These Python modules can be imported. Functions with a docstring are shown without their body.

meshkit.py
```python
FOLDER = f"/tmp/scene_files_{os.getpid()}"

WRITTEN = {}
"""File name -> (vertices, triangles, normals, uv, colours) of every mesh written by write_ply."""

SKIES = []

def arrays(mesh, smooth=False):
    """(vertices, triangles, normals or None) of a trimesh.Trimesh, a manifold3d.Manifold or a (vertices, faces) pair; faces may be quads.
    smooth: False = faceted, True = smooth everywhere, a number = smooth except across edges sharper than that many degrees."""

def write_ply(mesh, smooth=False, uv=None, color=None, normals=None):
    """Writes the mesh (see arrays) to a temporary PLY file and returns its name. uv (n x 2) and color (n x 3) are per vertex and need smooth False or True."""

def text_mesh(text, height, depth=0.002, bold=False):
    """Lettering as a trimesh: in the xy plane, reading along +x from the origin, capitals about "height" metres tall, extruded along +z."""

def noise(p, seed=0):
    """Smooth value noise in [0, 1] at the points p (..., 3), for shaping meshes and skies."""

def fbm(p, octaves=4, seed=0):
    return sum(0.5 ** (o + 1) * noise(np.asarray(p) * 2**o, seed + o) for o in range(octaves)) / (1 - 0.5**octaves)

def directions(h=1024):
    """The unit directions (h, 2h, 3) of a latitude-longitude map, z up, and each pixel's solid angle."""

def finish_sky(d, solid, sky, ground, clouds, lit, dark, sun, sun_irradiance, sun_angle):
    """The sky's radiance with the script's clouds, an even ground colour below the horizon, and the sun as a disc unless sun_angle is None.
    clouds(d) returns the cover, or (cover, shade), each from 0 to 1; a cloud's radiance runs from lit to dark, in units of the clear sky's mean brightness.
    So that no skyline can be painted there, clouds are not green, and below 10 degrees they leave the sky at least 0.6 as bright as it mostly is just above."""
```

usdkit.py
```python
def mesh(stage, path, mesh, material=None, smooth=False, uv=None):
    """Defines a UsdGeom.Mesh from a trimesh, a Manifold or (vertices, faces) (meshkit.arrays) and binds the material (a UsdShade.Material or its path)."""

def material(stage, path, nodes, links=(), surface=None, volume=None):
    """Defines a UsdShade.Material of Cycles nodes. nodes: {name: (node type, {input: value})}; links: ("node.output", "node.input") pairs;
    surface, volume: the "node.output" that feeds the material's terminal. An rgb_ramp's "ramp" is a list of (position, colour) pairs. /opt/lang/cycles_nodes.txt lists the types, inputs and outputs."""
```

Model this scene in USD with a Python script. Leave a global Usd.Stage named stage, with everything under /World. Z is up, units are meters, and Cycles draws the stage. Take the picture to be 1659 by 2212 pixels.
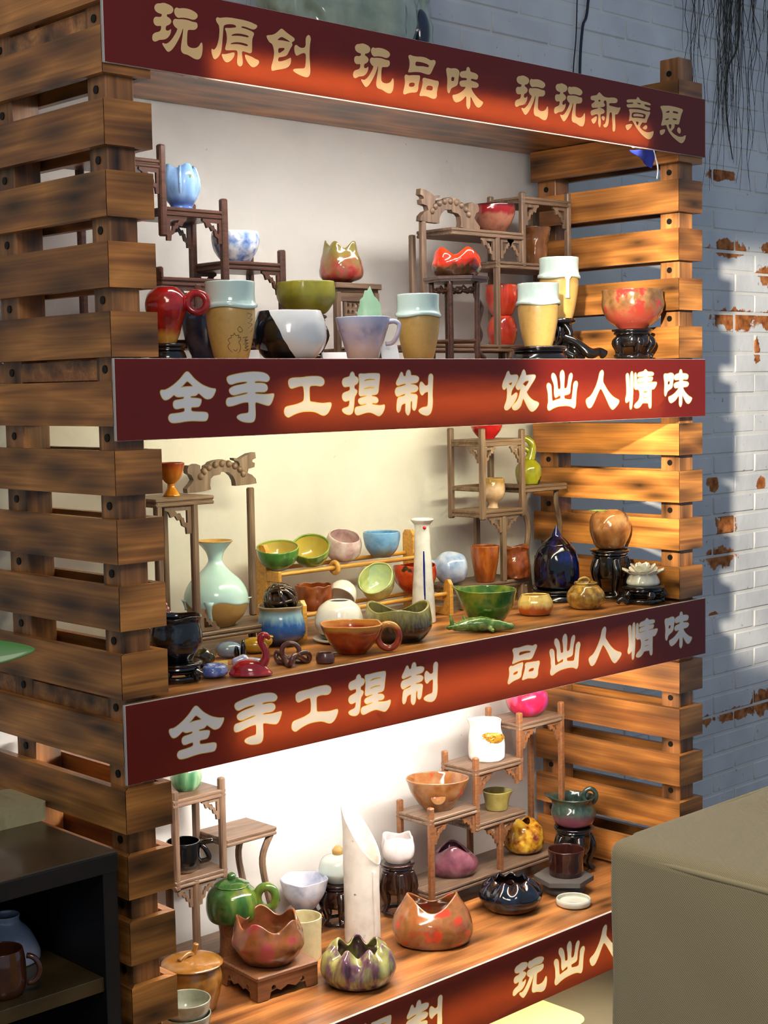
import math, random
import numpy as np, trimesh, manifold3d as m3, meshkit, usdkit
from shapely.geometry import Polygon
from shapely.ops import unary_union
from pxr import Usd, UsdGeom, UsdLux, UsdShade, Gf, Sdf, Vt

random.seed(7); np.random.seed(7)
stage = Usd.Stage.CreateInMemory()
UsdGeom.SetStageUpAxis(stage, UsdGeom.Tokens.z); UsdGeom.SetStageMetersPerUnit(stage, 1.0)
UsdGeom.Xform.Define(stage, '/World'); UsdGeom.Scope.Define(stage, '/World/Looks')

# ------------------------------------------------------------------ camera
def look_axes(yaw, pitch, roll):
    f = np.array([math.sin(yaw)*math.cos(pitch), math.cos(yaw)*math.cos(pitch), math.sin(pitch)])
    r = np.array([math.cos(yaw), -math.sin(yaw), 0.0]); u = np.cross(r, f)
    return r*math.cos(roll)+u*math.sin(roll), -r*math.sin(roll)+u*math.cos(roll), f
EYE = np.array([-1.52318, -2.30390, 1.47576])
RGT, UPV, FWD = look_axes(0.760055, -0.0807878, -0.0177332)
cam = UsdGeom.Camera.Define(stage, '/World/camera')
M = np.eye(4); M[0,:3] = RGT; M[1,:3] = UPV; M[2,:3] = -FWD; M[3,:3] = EYE
cam.AddTransformOp().Set(Gf.Matrix4d(*M.ravel().tolist()))
cam.CreateHorizontalApertureAttr(36.0); cam.CreateVerticalApertureAttr(48.0)
cam.CreateFocalLengthAttr(36.0*3263.937/1659); cam.CreateClippingRangeAttr(Gf.Vec2f(0.05, 60))
cam.CreateExposureAttr(0.0)

# ------------------------------------------------------------------ sky (dim daylight of the hall) and room lamps
dome = UsdLux.DomeLight.Define(stage, '/World/sky')
dome.CreateColorAttr(Gf.Vec3f(0.60, 0.76, 1.0)); dome.CreateIntensityAttr(0.125)

def aim(x, pos, target):
    pos, target = np.array(pos, float), np.array(target, float)
    z = pos-target; z /= np.linalg.norm(z); a = np.cross([0, 0, 1.0], z); a /= np.linalg.norm(a); b = np.cross(z, a)
    m = np.eye(4); m[0,:3] = a; m[1,:3] = b; m[2,:3] = z; m[3,:3] = pos
    x.AddTransformOp().Set(Gf.Matrix4d(*m.ravel().tolist()))
def rect_lamp(name, pos, target, w, h, color, inten):
    l = UsdLux.RectLight.Define(stage, '/World/'+name); aim(l, pos, target)
    l.CreateWidthAttr(w); l.CreateHeightAttr(h); l.CreateColorAttr(Gf.Vec3f(*color)); l.CreateIntensityAttr(inten); return l
def spot_lamp(name, pos, target, radius, color, inten, cone, soft):
    l = UsdLux.SphereLight.Define(stage, '/World/'+name); aim(l, pos, target)
    l.CreateRadiusAttr(radius); l.CreateColorAttr(Gf.Vec3f(*color)); l.CreateIntensityAttr(inten)
    s = UsdLux.ShapingAPI.Apply(l.GetPrim()); s.CreateShapingConeAngleAttr(cone); s.CreateShapingConeSoftnessAttr(soft); return l
rect_lamp('room_lamp_front', (-1.0, -1.7, 2.45), (0.4, 0.1, 1.2), 0.6, 0.6, (1.0, 0.90, 0.76), 15.0)
spot_lamp('room_spot', (-0.85, -1.5, 2.05), (3.02, 0.53, 1.22), 0.04, (1.0, 0.90, 0.74), 20000.0, 9.5, 0.25)

# ------------------------------------------------------------------ small helpers
def lin(c):
    if isinstance(c, str): c = [int(c[i:i+2], 16) for i in (0, 2, 4)]
    c = np.asarray(c, float)/255
    return tuple(float(v) for v in np.where(c <= 0.04045, c/12.92, ((c+0.055)/1.055)**2.4))
used = {}
def path_for(name, parent=None):
    base = (parent.GetPath().pathString if parent is not None else '/World')+'/'
    k = base+name; n = used.get(k, 0); used[k] = n+1
    return k if n == 0 else f'{k}_{n:03d}'
def tag(p, label=None, cat=None, group=None, kind=None):
    for k, v in (('label', label), ('category', cat), ('group', group), ('kind', kind)):
        if v: p.SetCustomDataByKey(k, v)
    return p
def thing(name, label, cat, pos=(0, 0, 0), rz=0.0, group=None, kind=None):
    x = UsdGeom.Xform.Define(stage, path_for(name)); x.AddTranslateOp().Set(Gf.Vec3d(*map(float, pos)))
    if rz: x.AddRotateZOp().Set(float(rz))
    return tag(x.GetPrim(), label, cat, group, kind)
def part(parent, name, mesh, mat, smooth=30, label=None, kind=None):
    m = usdkit.mesh(stage, path_for(name, parent), mesh, mat, smooth=smooth)
    return tag(m.GetPrim(), label, None, None, kind)
def solo(name, label, cat, mesh, mat, pos=(0, 0, 0), rz=0.0, smooth=True, group=None, kind=None):
    m = usdkit.mesh(stage, path_for(name), mesh, mat, smooth=smooth)
    if any(pos): m.AddTranslateOp().Set(Gf.Vec3d(*map(float, pos)))
    if rz: m.AddRotateZOp().Set(float(rz))
    return tag(m.GetPrim(), label, cat, group, kind)
def dup(root, pos, rz=0.0, label=None):
    was = root.GetCustomData(); base = root.GetName().rstrip('0123456789').rstrip('_')
    r = thing(base, label or was['label'], was['category'], pos, rz, was.get('group'))
    r.GetReferences().AddInternalReference(root.GetPath()); r.SetInstanceable(True); return r

# ------------------------------------------------------------------ geometry
def TM(v, f): return trimesh.Trimesh(np.asarray(v, float), np.asarray(f, int), process=False)
def cat(*ms): return trimesh.util.concatenate([m for m in ms if m is not None])
def box(x0, y0, z0, x1, y1, z1, b=0.0015):
    b = min(b, abs(x1-x0)/3, abs(y1-y0)/3, abs(z1-z0)/3); pts = []
    for sx in (0, 1):
        for sy in (0, 1):
            for sz in (0, 1):
                X, Y, Z = (x0, x1)[sx], (y0, y1)[sy], (z0, z1)[sz]; dx, dy, dz = (b, -b)[sx], (b, -b)[sy], (b, -b)[sz]
                pts += [(X, Y+dy, Z+dz), (X+dx, Y, Z+dz), (X+dx, Y+dy, Z)]
    return trimesh.convex.convex_hull(np.array(pts))
def extr(poly, depth, axis='y'):
    """extrude a shapely polygon (x, z) along +y by depth, or (x, y) along +z"""
    gs = getattr(poly, 'geoms', [poly])
    m = cat(*[trimesh.creation.extrude_polygon(g, depth, engine='earcut') for g in gs if g.area > 1e-9])
    v = np.array(m.vertices)
    if axis == 'y':
        v = np.stack([v[:, 0], depth-v[:, 2], v[:, 1]], 1)
    return TM(v, m.faces)
def spline(pts, k=5, closed=False):
    p = np.asarray(pts, float); n = len(p)
    if n < 3: return p
    out = []; rng = range(n if closed else n-1)
    for i in rng:
        if closed: a, b, c, d = p[(i-1) % n], p[i], p[(i+1) % n], p[(i+2) % n]
        else: a, b, c, d = p[max(i-1, 0)], p[i], p[i+1], p[min(i+2, n-1)]
        for j in range(k):
            t = j/k; out.append(0.5*((2*b)+(c-a)*t+(2*a-5*b+4*c-d)*t*t+(-a+3*b-3*c+d)*t**3))
    if not closed: out.append(p[-1])
    return np.array(out)
def tube(pts, rad, n=10, closed=False, flat=1.0):
    """sweep a circle along pts; rad number or list"""
    p = np.asarray(pts, float); m = len(p)
    rad = np.full(m, rad) if np.ndim(rad) == 0 else np.interp(np.linspace(0, 1, m), np.linspace(0, 1, len(rad)), rad)
    t = np.gradient(p, axis=0) if not closed else np.roll(p, -1, 0)-np.roll(p, 1, 0)
    t /= np.maximum(np.linalg.norm(t, axis=1, keepdims=True), 1e-12)
    u = np.cross(t[0], [0.31, 0.17, 0.93]); u /= np.linalg.norm(u); V = []
    for i in range(m):
        u = u-t[i]*(u@t[i]); u /= np.linalg.norm(u); w = np.cross(t[i], u)
        a = np.linspace(0, 2*np.pi, n, endpoint=False)
        V.append(p[i]+rad[i]*(np.cos(a)[:, None]*u+flat*np.sin(a)[:, None]*w))
    V = np.vstack(V); F = []
    for i in range(m if closed else m-1):
        for j in range(n):
            a, b = i*n+j, i*n+(j+1) % n; c, d = ((i+1) % m)*n+(j+1) % n, ((i+1) % m)*n+j
            F += [(a, b, c), (a, c, d)]
    if not closed:
        V = np.vstack([V, p[0], p[-1]]); e = len(V)
        for j in range(n):
            F += [(e-2, (j+1) % n, j), (e-1, (m-1)*n+j, (m-1)*n+(j+1) % n)]
    return TM(V, F)
def lathe(prof, n=56, deform=None):
    """closed solid of revolution of an (r, z) profile that starts and ends on the axis"""
    prof = np.asarray(prof, float); zmax = prof[:, 1].max(); zmin = prof[:, 1].min()
    a = np.linspace(0, 2*np.pi, n, endpoint=False); V = []; F = []; idx = []
    for r, z in prof:
        if r < 1e-6: idx.append([len(V)]); V.append((0, 0, z))
        else:
            idx.append(list(range(len(V), len(V)+n))); V += [(r*math.cos(t), r*math.sin(t), z) for t in a]
    for A, B in zip(idx[:-1], idx[1:]):
        for j in range(n):
            k = (j+1) % n
            if len(A) == 1 and len(B) > 1: F.append((A[0], B[k], B[j]))
            elif len(B) == 1 and len(A) > 1: F.append((A[j], A[k], B[0]))
            elif len(A) > 1: F += [(A[j], A[k], B[k]), (A[j], B[k], B[j])]
    V = np.array(V, float)
    if deform: V = deform(V, np.clip((V[:, 2]-zmin)/(zmax-zmin), 0, 1))
    return TM(V, F)
def vessel(prof, wall=0.004, n=56, deform=None, k=5, inner_floor=None, sm=True):
    """hollow pot from the outer profile [(r, z), ...] base to rim"""
    o = spline(prof, k) if sm else np.asarray(prof, float)
    o[:, 0] = np.maximum(o[:, 0], 1e-4)
    d = np.gradient(o, axis=0); nrm = np.stack([-d[:, 1], d[:, 0]], 1); nrm /= np.maximum(np.linalg.norm(nrm, axis=1, keepdims=True), 1e-9)
    i = o+nrm*wall; fl = (o[0, 1]+wall*1.6) if inner_floor is None else inner_floor
    keep = (i[:, 1] > fl) & (i[:, 0] > wall*0.5); i = i[keep][::-1]
    e, s = o[-1], i[0]
    mid = (e+s)/2; dirn = np.array(d[-1])/max(np.linalg.norm(d[-1]), 1e-9)
    lip = [e*0.85+s*0.15+dirn*wall*0.3, mid+dirn*wall*0.45, e*0.15+s*0.85+dirn*wall*0.3]
    pr = np.vstack([[(0, o[0, 1])], o, lip, i, [(max(i[-1, 0]*0.7, 0), fl)], [(0, fl)]])
    return lathe(pr, n, deform)
def solid(prof, n=48, deform=None, k=5, sm=True):
    o = spline(prof, k) if sm else np.asarray(prof, float); o[:, 0] = np.maximum(o[:, 0], 0)
    pr = np.vstack([[(0, o[0, 1])], o, [(0, o[-1, 1])]]) if o[-1, 0] > 1e-5 else np.vstack([[(0, o[0, 1])], o])
    return lathe(pr, n, deform)
# deformers: f(v, t) with t the height fraction
def comb(*fs):
    def f(v, t):
        for g in fs: v = g(v, t)
        return v
    return f
def rimw(k, amp, ph=0.0, p=3):
    def f(v, t):
        v = v.copy(); a = np.arctan2(v[:, 1], v[:, 0]); v[:, 2] += amp*np.cos(k*a+ph)*t**p; return v
    return f
def lobe(k, amp, ph=0.0, p=1.0, sharp=1.0):
    def f(v, t):
        v = v.copy(); a = np.arctan2(v[:, 1], v[:, 0]); s = np.cos(k*a+ph)
        s = np.sign(s)*np.abs(s)**sharp; v[:, :2] *= (1+amp*s*t**p)[:, None]; return v
    return f
def lump(amp, fr, seed=0, zamp=0.4):
    def f(v, t):
        n = meshkit.fbm(v*fr+seed*13.7, 3, seed)-0.5; m = meshkit.fbm(v*fr+51+seed, 3, seed+5)-0.5
        r = np.maximum(np.linalg.norm(v[:, :2], axis=1, keepdims=True), 1e-6); w = np.minimum(r/0.02, 1)
        v = v.copy(); v[:, :2] += v[:, :2]/r*w*(2*amp*n)[:, None]; v[:, 2] += zamp*2*amp*m*np.minimum(t*4, 1); return v
    return f
def squash(sx, sy, rot=0.0):
    def f(v, t):
        v = v.copy(); c, s = math.cos(rot), math.sin(rot)
        x = v[:, 0]*c+v[:, 1]*s; y = -v[:, 0]*s+v[:, 1]*c; x *= sx; y *= sy
        v[:, 0] = x*c-y*s; v[:, 1] = x*s+y*c; return v
    return f
def spout(ang, amp, width=0.5, up=0.0, p=4):
    def f(v, t):
        v = v.copy(); a = np.arctan2(v[:, 1], v[:, 0])-ang; a = (a+np.pi) % (2*np.pi)-np.pi
        w = np.exp(-(a/width)**2)*t**p; v[:, :2] *= (1+amp*w)[:, None]; v[:, 2] += up*w; return v
    return f
def tilt(m, ax, ang, at=(0, 0, 0)):
    m = m.copy(); m.apply_transform(trimesh.transformations.rotation_matrix(math.radians(ang), ax, at)); return m
def move(m, d):
    m = m.copy(); m.apply_translation(d); return m
def blob(joints, edge=0.004, it=6, smooth=True):
    """one smooth body from hulls of spheres: joints = list of ((p, r), (p, r))"""
    out = None
    for (p, r), (q, s) in joints:
        a = m3.Manifold.sphere(r, 20).translate(tuple(map(float, p))); b = m3.Manifold.sphere(s, 20).translate(tuple(map(float, q)))
        h = m3.Manifold.batch_hull([a, b]); out = h if out is None else out+h
    out = out.refine_to_length(edge); mm = out.to_mesh(); t = trimesh.Trimesh(mm.vert_properties[:, :3], mm.tri_verts, process=True)
    if it: trimesh.smoothing.filter_taubin(t, iterations=it)
    return t
# ------------------------------------------------------------------ materials
MATS = {}
def mat(name, nodes, links, surface):
    m = usdkit.material(stage, '/World/Looks/'+name, nodes, links, surface=surface); MATS[name] = m; return m
def plain(name, col, rough=0.5, coat=0.0, metal=0.0, spec=0.5, bump=None, sheen=0.0):
    n = {'p': ('principled_bsdf', {'base_color': lin(col), 'roughness': rough, 'coat_weight': coat, 'metallic': metal, 'specular_ior_level': spec, 'sheen_weight': sheen})}; L = []
    if bump:
        n['tc'] = ('texture_coordinate', {}); n['nz'] = ('noise_texture', {'scale': bump[0], 'detail': 4.0}); n['bp'] = ('bump', {'strength': bump[1], 'distance': 0.002})
        L = [('tc.object', 'nz.vector'), ('nz.fac', 'bp.height'), ('bp.normal', 'p.normal')]
    return mat(name, n, L, 'p.BSDF')
def wood(name, cols, axis='y', across=26.0, along=1.3, rough=0.42, coat=0.25, vary=0.5, knots=True, fine=0.2, spec=0.4):
    ax = 'xyz'.index(axis); sc = [across]*3; sc[ax] = along; fs = [190.0]*3; fs[ax] = 5.0; ks = [21.0]*3; ks[ax] = 6.0
    n = {'tc': ('texture_coordinate', {}), 'oi': ('object_info', {}), 'rm': ('math', {'math_type': 'multiply', 'value2': 37.0}),
         'cx': ('combine_xyz', {}), 'ad': ('vector_math', {'math_type': 'add'}),
         'm1': ('mapping', {'scale': sc}), 'n1': ('noise_texture', {'scale': 1.0, 'detail': 2.0, 'roughness': 0.55, 'distortion': 0.9}),
         'r1': ('rgb_ramp', {'ramp': [(i/(len(cols)-1)*0.5+0.25, lin(c)) for i, c in enumerate(cols)]}),
         'm2': ('mapping', {'scale': fs}), 'n2': ('noise_texture', {'scale': 1.0, 'detail': 1.0}),
         'r2': ('map_range', {'from_min': 0.3, 'from_max': 0.7, 'to_min': 1-fine, 'to_max': 1+fine*0.5}),
         'mu': ('vector_math', {'math_type': 'scale'}), 'vr': ('map_range', {'to_min': 1-vary/2, 'to_max': 1+vary/2}), 'mv': ('vector_math', {'math_type': 'scale'}),
         'p': ('principled_bsdf', {'roughness': rough, 'coat_weight': coat, 'coat_roughness': 0.25, 'specular_ior_level': spec})}
    L = [('oi.random', 'rm.value1'), ('rm.value', 'cx.x'), ('rm.value', 'cx.z'), ('rm.value', 'cx.y'), ('tc.object', 'ad.vector1'), ('cx.vector', 'ad.vector2'),
         ('ad.vector', 'm1.vector'), ('m1.vector', 'n1.vector'), ('n1.fac', 'r1.fac'), ('ad.vector', 'm2.vector'), ('m2.vector', 'n2.vector'), ('n2.fac', 'r2.value'),
         ('r2.result', 'mu.scale'), ('oi.random', 'vr.value'), ('vr.result', 'mv.scale'), ('mu.vector', 'mv.vector1'), ('mv.vector', 'p.base_color')]
    if knots:
        n['m3'] = ('mapping', {'scale': ks}); n['vo'] = ('voronoi_texture', {'scale': 1.0}); n['kr'] = ('map_range', {'from_min': 0.03, 'from_max': 0.12, 'to_min': 0.4, 'to_max': 1.0})
        n['mk'] = ('vector_math', {'math_type': 'scale'})
        L += [('ad.vector', 'm3.vector'), ('m3.vector', 'vo.vector'), ('vo.distance', 'kr.value'), ('r1.color', 'mk.vector1'), ('kr.result', 'mk.scale'), ('mk.vector', 'mu.vector1')]
    else: L.append(('r1.color', 'mu.vector1'))
    return mat(name, n, L, 'p.BSDF')
def glaze(name, cols, scale=30.0, stretch=(1, 1, 1), rough=0.13, bands=(), det=4.0, bump=0.0, coat=0.5, dist=0.3, contrast=0.5, metal=0.0, spots=None):
    """fired glaze: noise-mottled colours; bands = [(colour, z0, blur, waviness, wave_scale, 'above' or 'below')]"""
    k = len(cols); lo = 0.5-contrast/2
    n = {'tc': ('texture_coordinate', {}), 'm1': ('mapping', {'scale': tuple(scale*s for s in stretch)}), 'n1': ('noise_texture', {'scale': 1.0, 'detail': det, 'distortion': dist}),
         'p': ('principled_bsdf', {'roughness': rough, 'coat_weight': coat, 'coat_roughness': 0.06, 'metallic': metal})}
    L = [('tc.object', 'm1.vector'), ('m1.vector', 'n1.vector')]
    if k > 1:
        n['r1'] = ('rgb_ramp', {'ramp': [(lo+contrast*i/(k-1), lin(c)) for i, c in enumerate(cols)]}); L.append(('n1.fac', 'r1.fac')); cur = 'r1.color'
    else: n['c0'] = ('color', {'value': lin(cols[0])}); cur = 'c0.color'
    if spots:
        col, sc, th = spots
        n['sn'] = ('noise_texture', {'scale': sc, 'detail': 5.0}); n['sr'] = ('map_range', {'from_min': th, 'from_max': th+0.05}); n['sm'] = ('mix_color', {'b': lin(col)})
        L += [('tc.object', 'sn.vector'), ('sn.fac', 'sr.value'), ('sr.result', 'sm.fac'), (cur, 'sm.a')]; cur = 'sm.result'
    if bands: n['sx'] = ('separate_xyz', {}); L.append(('tc.object', 'sx.vector'))
    for i, (col, z0, blur, wav, ws, side) in enumerate(bands):
        b = f'b{i}'
        n[b+'m'] = ('mapping', {'scale': (ws, ws, ws*0.25)}); n[b+'n'] = ('noise_texture', {'scale': 1.0, 'detail': 2.0}); n[b+'w'] = ('math', {'math_type': 'multiply_add', 'value2': 2*wav, 'value3': -wav})
        n[b+'a'] = ('math', {'math_type': 'add'}); n[b+'r'] = ('map_range', {'from_min': z0-blur, 'from_max': z0+blur, 'to_min': 0.0 if side == 'above' else 1.0, 'to_max': 1.0 if side == 'above' else 0.0})
        n[b+'x'] = ('mix_color', {'b': lin(col)})
        L += [('tc.object', b+'m.vector'), (b+'m.vector', b+'n.vector'), (b+'n.fac', b+'w.value1'), (b+'w.value', b+'a.value1'), ('sx.z', b+'a.value2'), (b+'a.value', b+'r.value'), (b+'r.result', b+'x.fac'), (cur, b+'x.a')]
        cur = b+'x.result'
    L.append((cur, 'p.base_color'))
    if bump: n['bp'] = ('bump', {'strength': bump, 'distance': 0.002}); L += [('n1.fac', 'bp.height'), ('bp.normal', 'p.normal')]
    return mat(name, n, L, 'p.BSDF')
def film(name, col, trans, through=None):
    """thin printed plastic: reflects its colour and lets lamp light glow through"""
    c = lin(col); t = lin(through) if through else c
    return mat(name, {'d': ('principled_bsdf', {'base_color': c, 'roughness': 0.38, 'specular_ior_level': 0.35}), 't': ('translucent_bsdf', {'color': t}), 'x': ('mix_closure', {'fac': trans})},
               [('d.BSDF', 'x.closure1'), ('t.BSDF', 'x.closure2')], 'x.closure')
def emit(name, col, strength):
    return mat(name, {'e': ('emission', {'color': col, 'strength': strength})}, [], 'e.emission')

PINE = ('3b200b', '4c2d10', '5c3a17', '45280d')
wood('pine_depth', PINE, 'y'); wood('pine_width', PINE, 'x')
wood('post_wood', ('35210f', '55361a', '432a14'), 'z', vary=0.2)
wood('board_wood', ('331c0b', '4b2c13', '5a3a1c', '3f240f'), 'x', across=16, along=0.9, vary=0.1, rough=0.38)
wood('rosewood', ('4e3c2e', '6c5543', '806a55'), 'z', across=60, along=6, vary=0.1, knots=False, rough=0.5, coat=0.1)
wood('rosewood_flat', ('4e3c2e', '6c5543', '806a55'), 'x', across=60, along=6, vary=0.1, knots=False, rough=0.5, coat=0.1)
wood('dark_rosewood', ('3a2319', '55372a', '4a2f22'), 'x', across=60, along=6, vary=0.1, knots=False, rough=0.32, coat=0.3)
wood('bamboo_wood', ('b07a2c', 'd09a45', 'c08a38'), 'x', across=40, along=3, vary=0.1, knots=False)
wood('carved_wood', ('5d3820', '7e5232', '6c4427'), 'x', across=40, along=4, vary=0.1, knots=False)
plain('black_lacquer', '0c0a0a', 0.16, 0.6, bump=(60, 0.1)); plain('brown_lacquer', '24120c', 0.16, 0.6, bump=(60, 0.15))
plain('pvc_white', 'e8e6e0', 0.4); plain('steel_white', 'cfcfcb', 0.35); plain('bolt_dark', '14100c', 0.5, metal=0.4); plain('card_white', 'f2f1ee', 0.6)
film('sign_board_plastic', 'efe9e2', 0.55); film('red_vinyl', '701a12', 0.16, 'a8481e'); film('letter_white_vinyl', 'f2f0ee', 0.24, 'fff0d0')
film('letter_yellow_vinyl', 'd8b84a', 0.26, 'ffd860'); film('letter_cream_vinyl', 'f0c88c', 0.16, 'ffd9a0')
# ------------------------------------------------------------------ the hall: floor, painted brick wall
W, T, D = 1.8296, 0.1046, 0.5335
ST = {1: 2.2081, 2: 1.5404, 3: 0.9104, 4: 0.1616}; SH = 0.1488; FLOOR = -0.15
def paint(name, base, dirt, stain_at=0.71):
    n = {'g': ('geometry', {}), 'n1': ('noise_texture', {'scale': 2.3, 'detail': 3.0, 'roughness': 0.62}), 'r1': ('map_range', {'from_min': 0.45, 'from_max': 0.75}),
         'x1': ('mix_color', {'a': lin(base), 'b': lin(dirt)}), 'n2': ('noise_texture', {'scale': 34.0, 'detail': 3.0, 'roughness': 0.7}), 'r2': ('map_range', {'from_min': stain_at, 'from_max': stain_at+0.06}),
         'x2': ('mix_color', {'b': lin('6e6660')}), 's2': ('math', {'math_type': 'multiply', 'value2': 0.55}),
         'bn': ('noise_texture', {'scale': 16.0, 'detail': 2.0, 'roughness': 0.6}), 'bp': ('bump', {'strength': 0.35, 'distance': 0.006}), 'p': ('principled_bsdf', {'roughness': 0.85, 'specular_ior_level': 0.2})}
    L = [('g.position', 'n1.vector'), ('n1.fac', 'r1.value'), ('r1.result', 'x1.fac'), ('g.position', 'n2.vector'), ('n2.fac', 'r2.value'), ('r2.result', 's2.value1'), ('s2.value', 'x2.fac'), ('x1.result', 'x2.a'),
         ('g.position', 'bn.vector'), ('bn.fac', 'bp.height'), ('bp.normal', 'p.normal')]
    return n, L
n, L = paint('x', 'd9d7d1', 'c2c0bb'); L.append(('x2.result', 'p.base_color')); mat('wall_paint', n, L, 'p.BSDF')
# the same paint on the bricks, flaked off to the orange clay in some places
n, L = paint('x', 'd6d6d6', 'b4b5b8', 0.66)
flakes = [(2.76, 1.915, .11, .028), (2.985, 1.93, .05, .02), (2.965, 1.835, .05, .035), (2.80, 1.685, .15, .035), (2.98, 1.69, .06, .03), (2.92, 1.585, .02, .04), (2.66, 1.15, .035, .03), (2.95, 1.13, .03, .025), (2.74, 1.01, .06, .045),
          (2.70, 0.905, .10, .035), (2.80, 0.365, .12, .024), (2.96, 0.38, .09, .045), (2.62, 0.37, .03, .02), (2.71, 2.15, .09, .02), (2.67, .715, .03, .012)]
prev = None
for i, (fx, fz, rx, rz) in enumerate(flakes):
    n[f's{i}a'] = ('vector_math', {'math_type': 'subtract', 'vector2': (fx, 0.53, fz)}); n[f's{i}b'] = ('vector_math', {'math_type': 'multiply', 'vector2': (1/rx, 0, 1/rz)}); n[f's{i}c'] = ('vector_math', {'math_type': 'length'})
    L += [('g.position', f's{i}a.vector1'), (f's{i}a.vector', f's{i}b.vector1'), (f's{i}b.vector', f's{i}c.vector1')]
    if prev is None: prev = f's{i}c.value'
    else:
        n[f's{i}m'] = ('math', {'math_type': 'minimum'}); L += [(prev, f's{i}m.value1'), (f's{i}c.value', f's{i}m.value2')]; prev = f's{i}m.value'
n.update({'fn': ('noise_texture', {'scale': 26.0, 'detail': 6.0, 'roughness': 0.6}), 'fw': ('math', {'math_type': 'multiply_add', 'value2': 2.2, 'value3': -1.1}), 'fa': ('math', {'math_type': 'add'}), 'fr': ('map_range', {'from_min': 0.88, 'from_max': 1.02, 'to_min': 1.0, 'to_max': 0.0}),
          'cn': ('noise_texture', {'scale': 40.0, 'detail': 4.0}), 'cr': ('rgb_ramp', {'ramp': [(0.3, lin('6a3a20')), (0.5, lin('a8622f')), (0.7, lin('b87c4e'))]}), 'fx': ('mix_color', {})})
L += [('g.position', 'fn.vector'), ('fn.fac', 'fw.value1'), ('fw.value', 'fa.value1'), (prev, 'fa.value2'), ('fa.value', 'fr.value'), ('fr.result', 'fx.fac'), ('g.position', 'cn.vector'), ('cn.fac', 'cr.fac'), ('cr.color', 'fx.b'), ('x2.result', 'fx.a'), ('fx.result', 'p.base_color')]
mat('brick_paint', n, L, 'p.BSDF')
plain('floor_tile', '6c645a', 0.5, bump=(9, 0.3))

fl = solo('floor', None, None, box(-3.2, -4.0, FLOOR-0.05, 4.2, D+0.2, FLOOR, 0.002), 'floor_tile' and MATS['floor_tile'], smooth=False, kind='structure')
wall = UsdGeom.Xform.Define(stage, path_for('wall_back')).GetPrim(); tag(wall, 'white painted brick wall behind the shelves with flaked patches', kind='structure')
part(wall, 'masonry', box(-2.6, D+0.002, FLOOR, 4.2, D+0.2, 3.1, 0.002), MATS['wall_paint'], False)
part(wall, 'plaster', box(-2.6, D, FLOOR, 2.18, D+0.0045, 2.165, 0.002), MATS['wall_paint'], False)
part(wall, 'plaster', box(-2.6, D, 2.165, 0.28, D+0.0045, 3.1, 0.002), MATS['wall_paint'], False)
rng = np.random.default_rng(11); BL, BH, J = 0.232, 0.0575, 0.009; row = 0; z = FLOOR
while z < 2.9:
    x = (2.185 if z < 2.165 else 0.285)
    if row % 2: half = True
    else: half = False
    while x < 3.3:
        ln = BL*(0.5 if half else 1.0); half = False
        dy = rng.uniform(-0.0015, 0.0022); w = rng.uniform(-0.0015, 0.0015, 4)
        if z+BH > 0.1 and (x > 2.1 or z > 2.1):
            part(wall, 'brick', box(x+w[0], D-0.001-dy, z+w[1], x+ln+w[2], D+0.02, z+BH+w[3], 0.003), MATS['brick_paint'], 40)
        x += ln+J
    z += BH+J; row += 1

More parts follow.
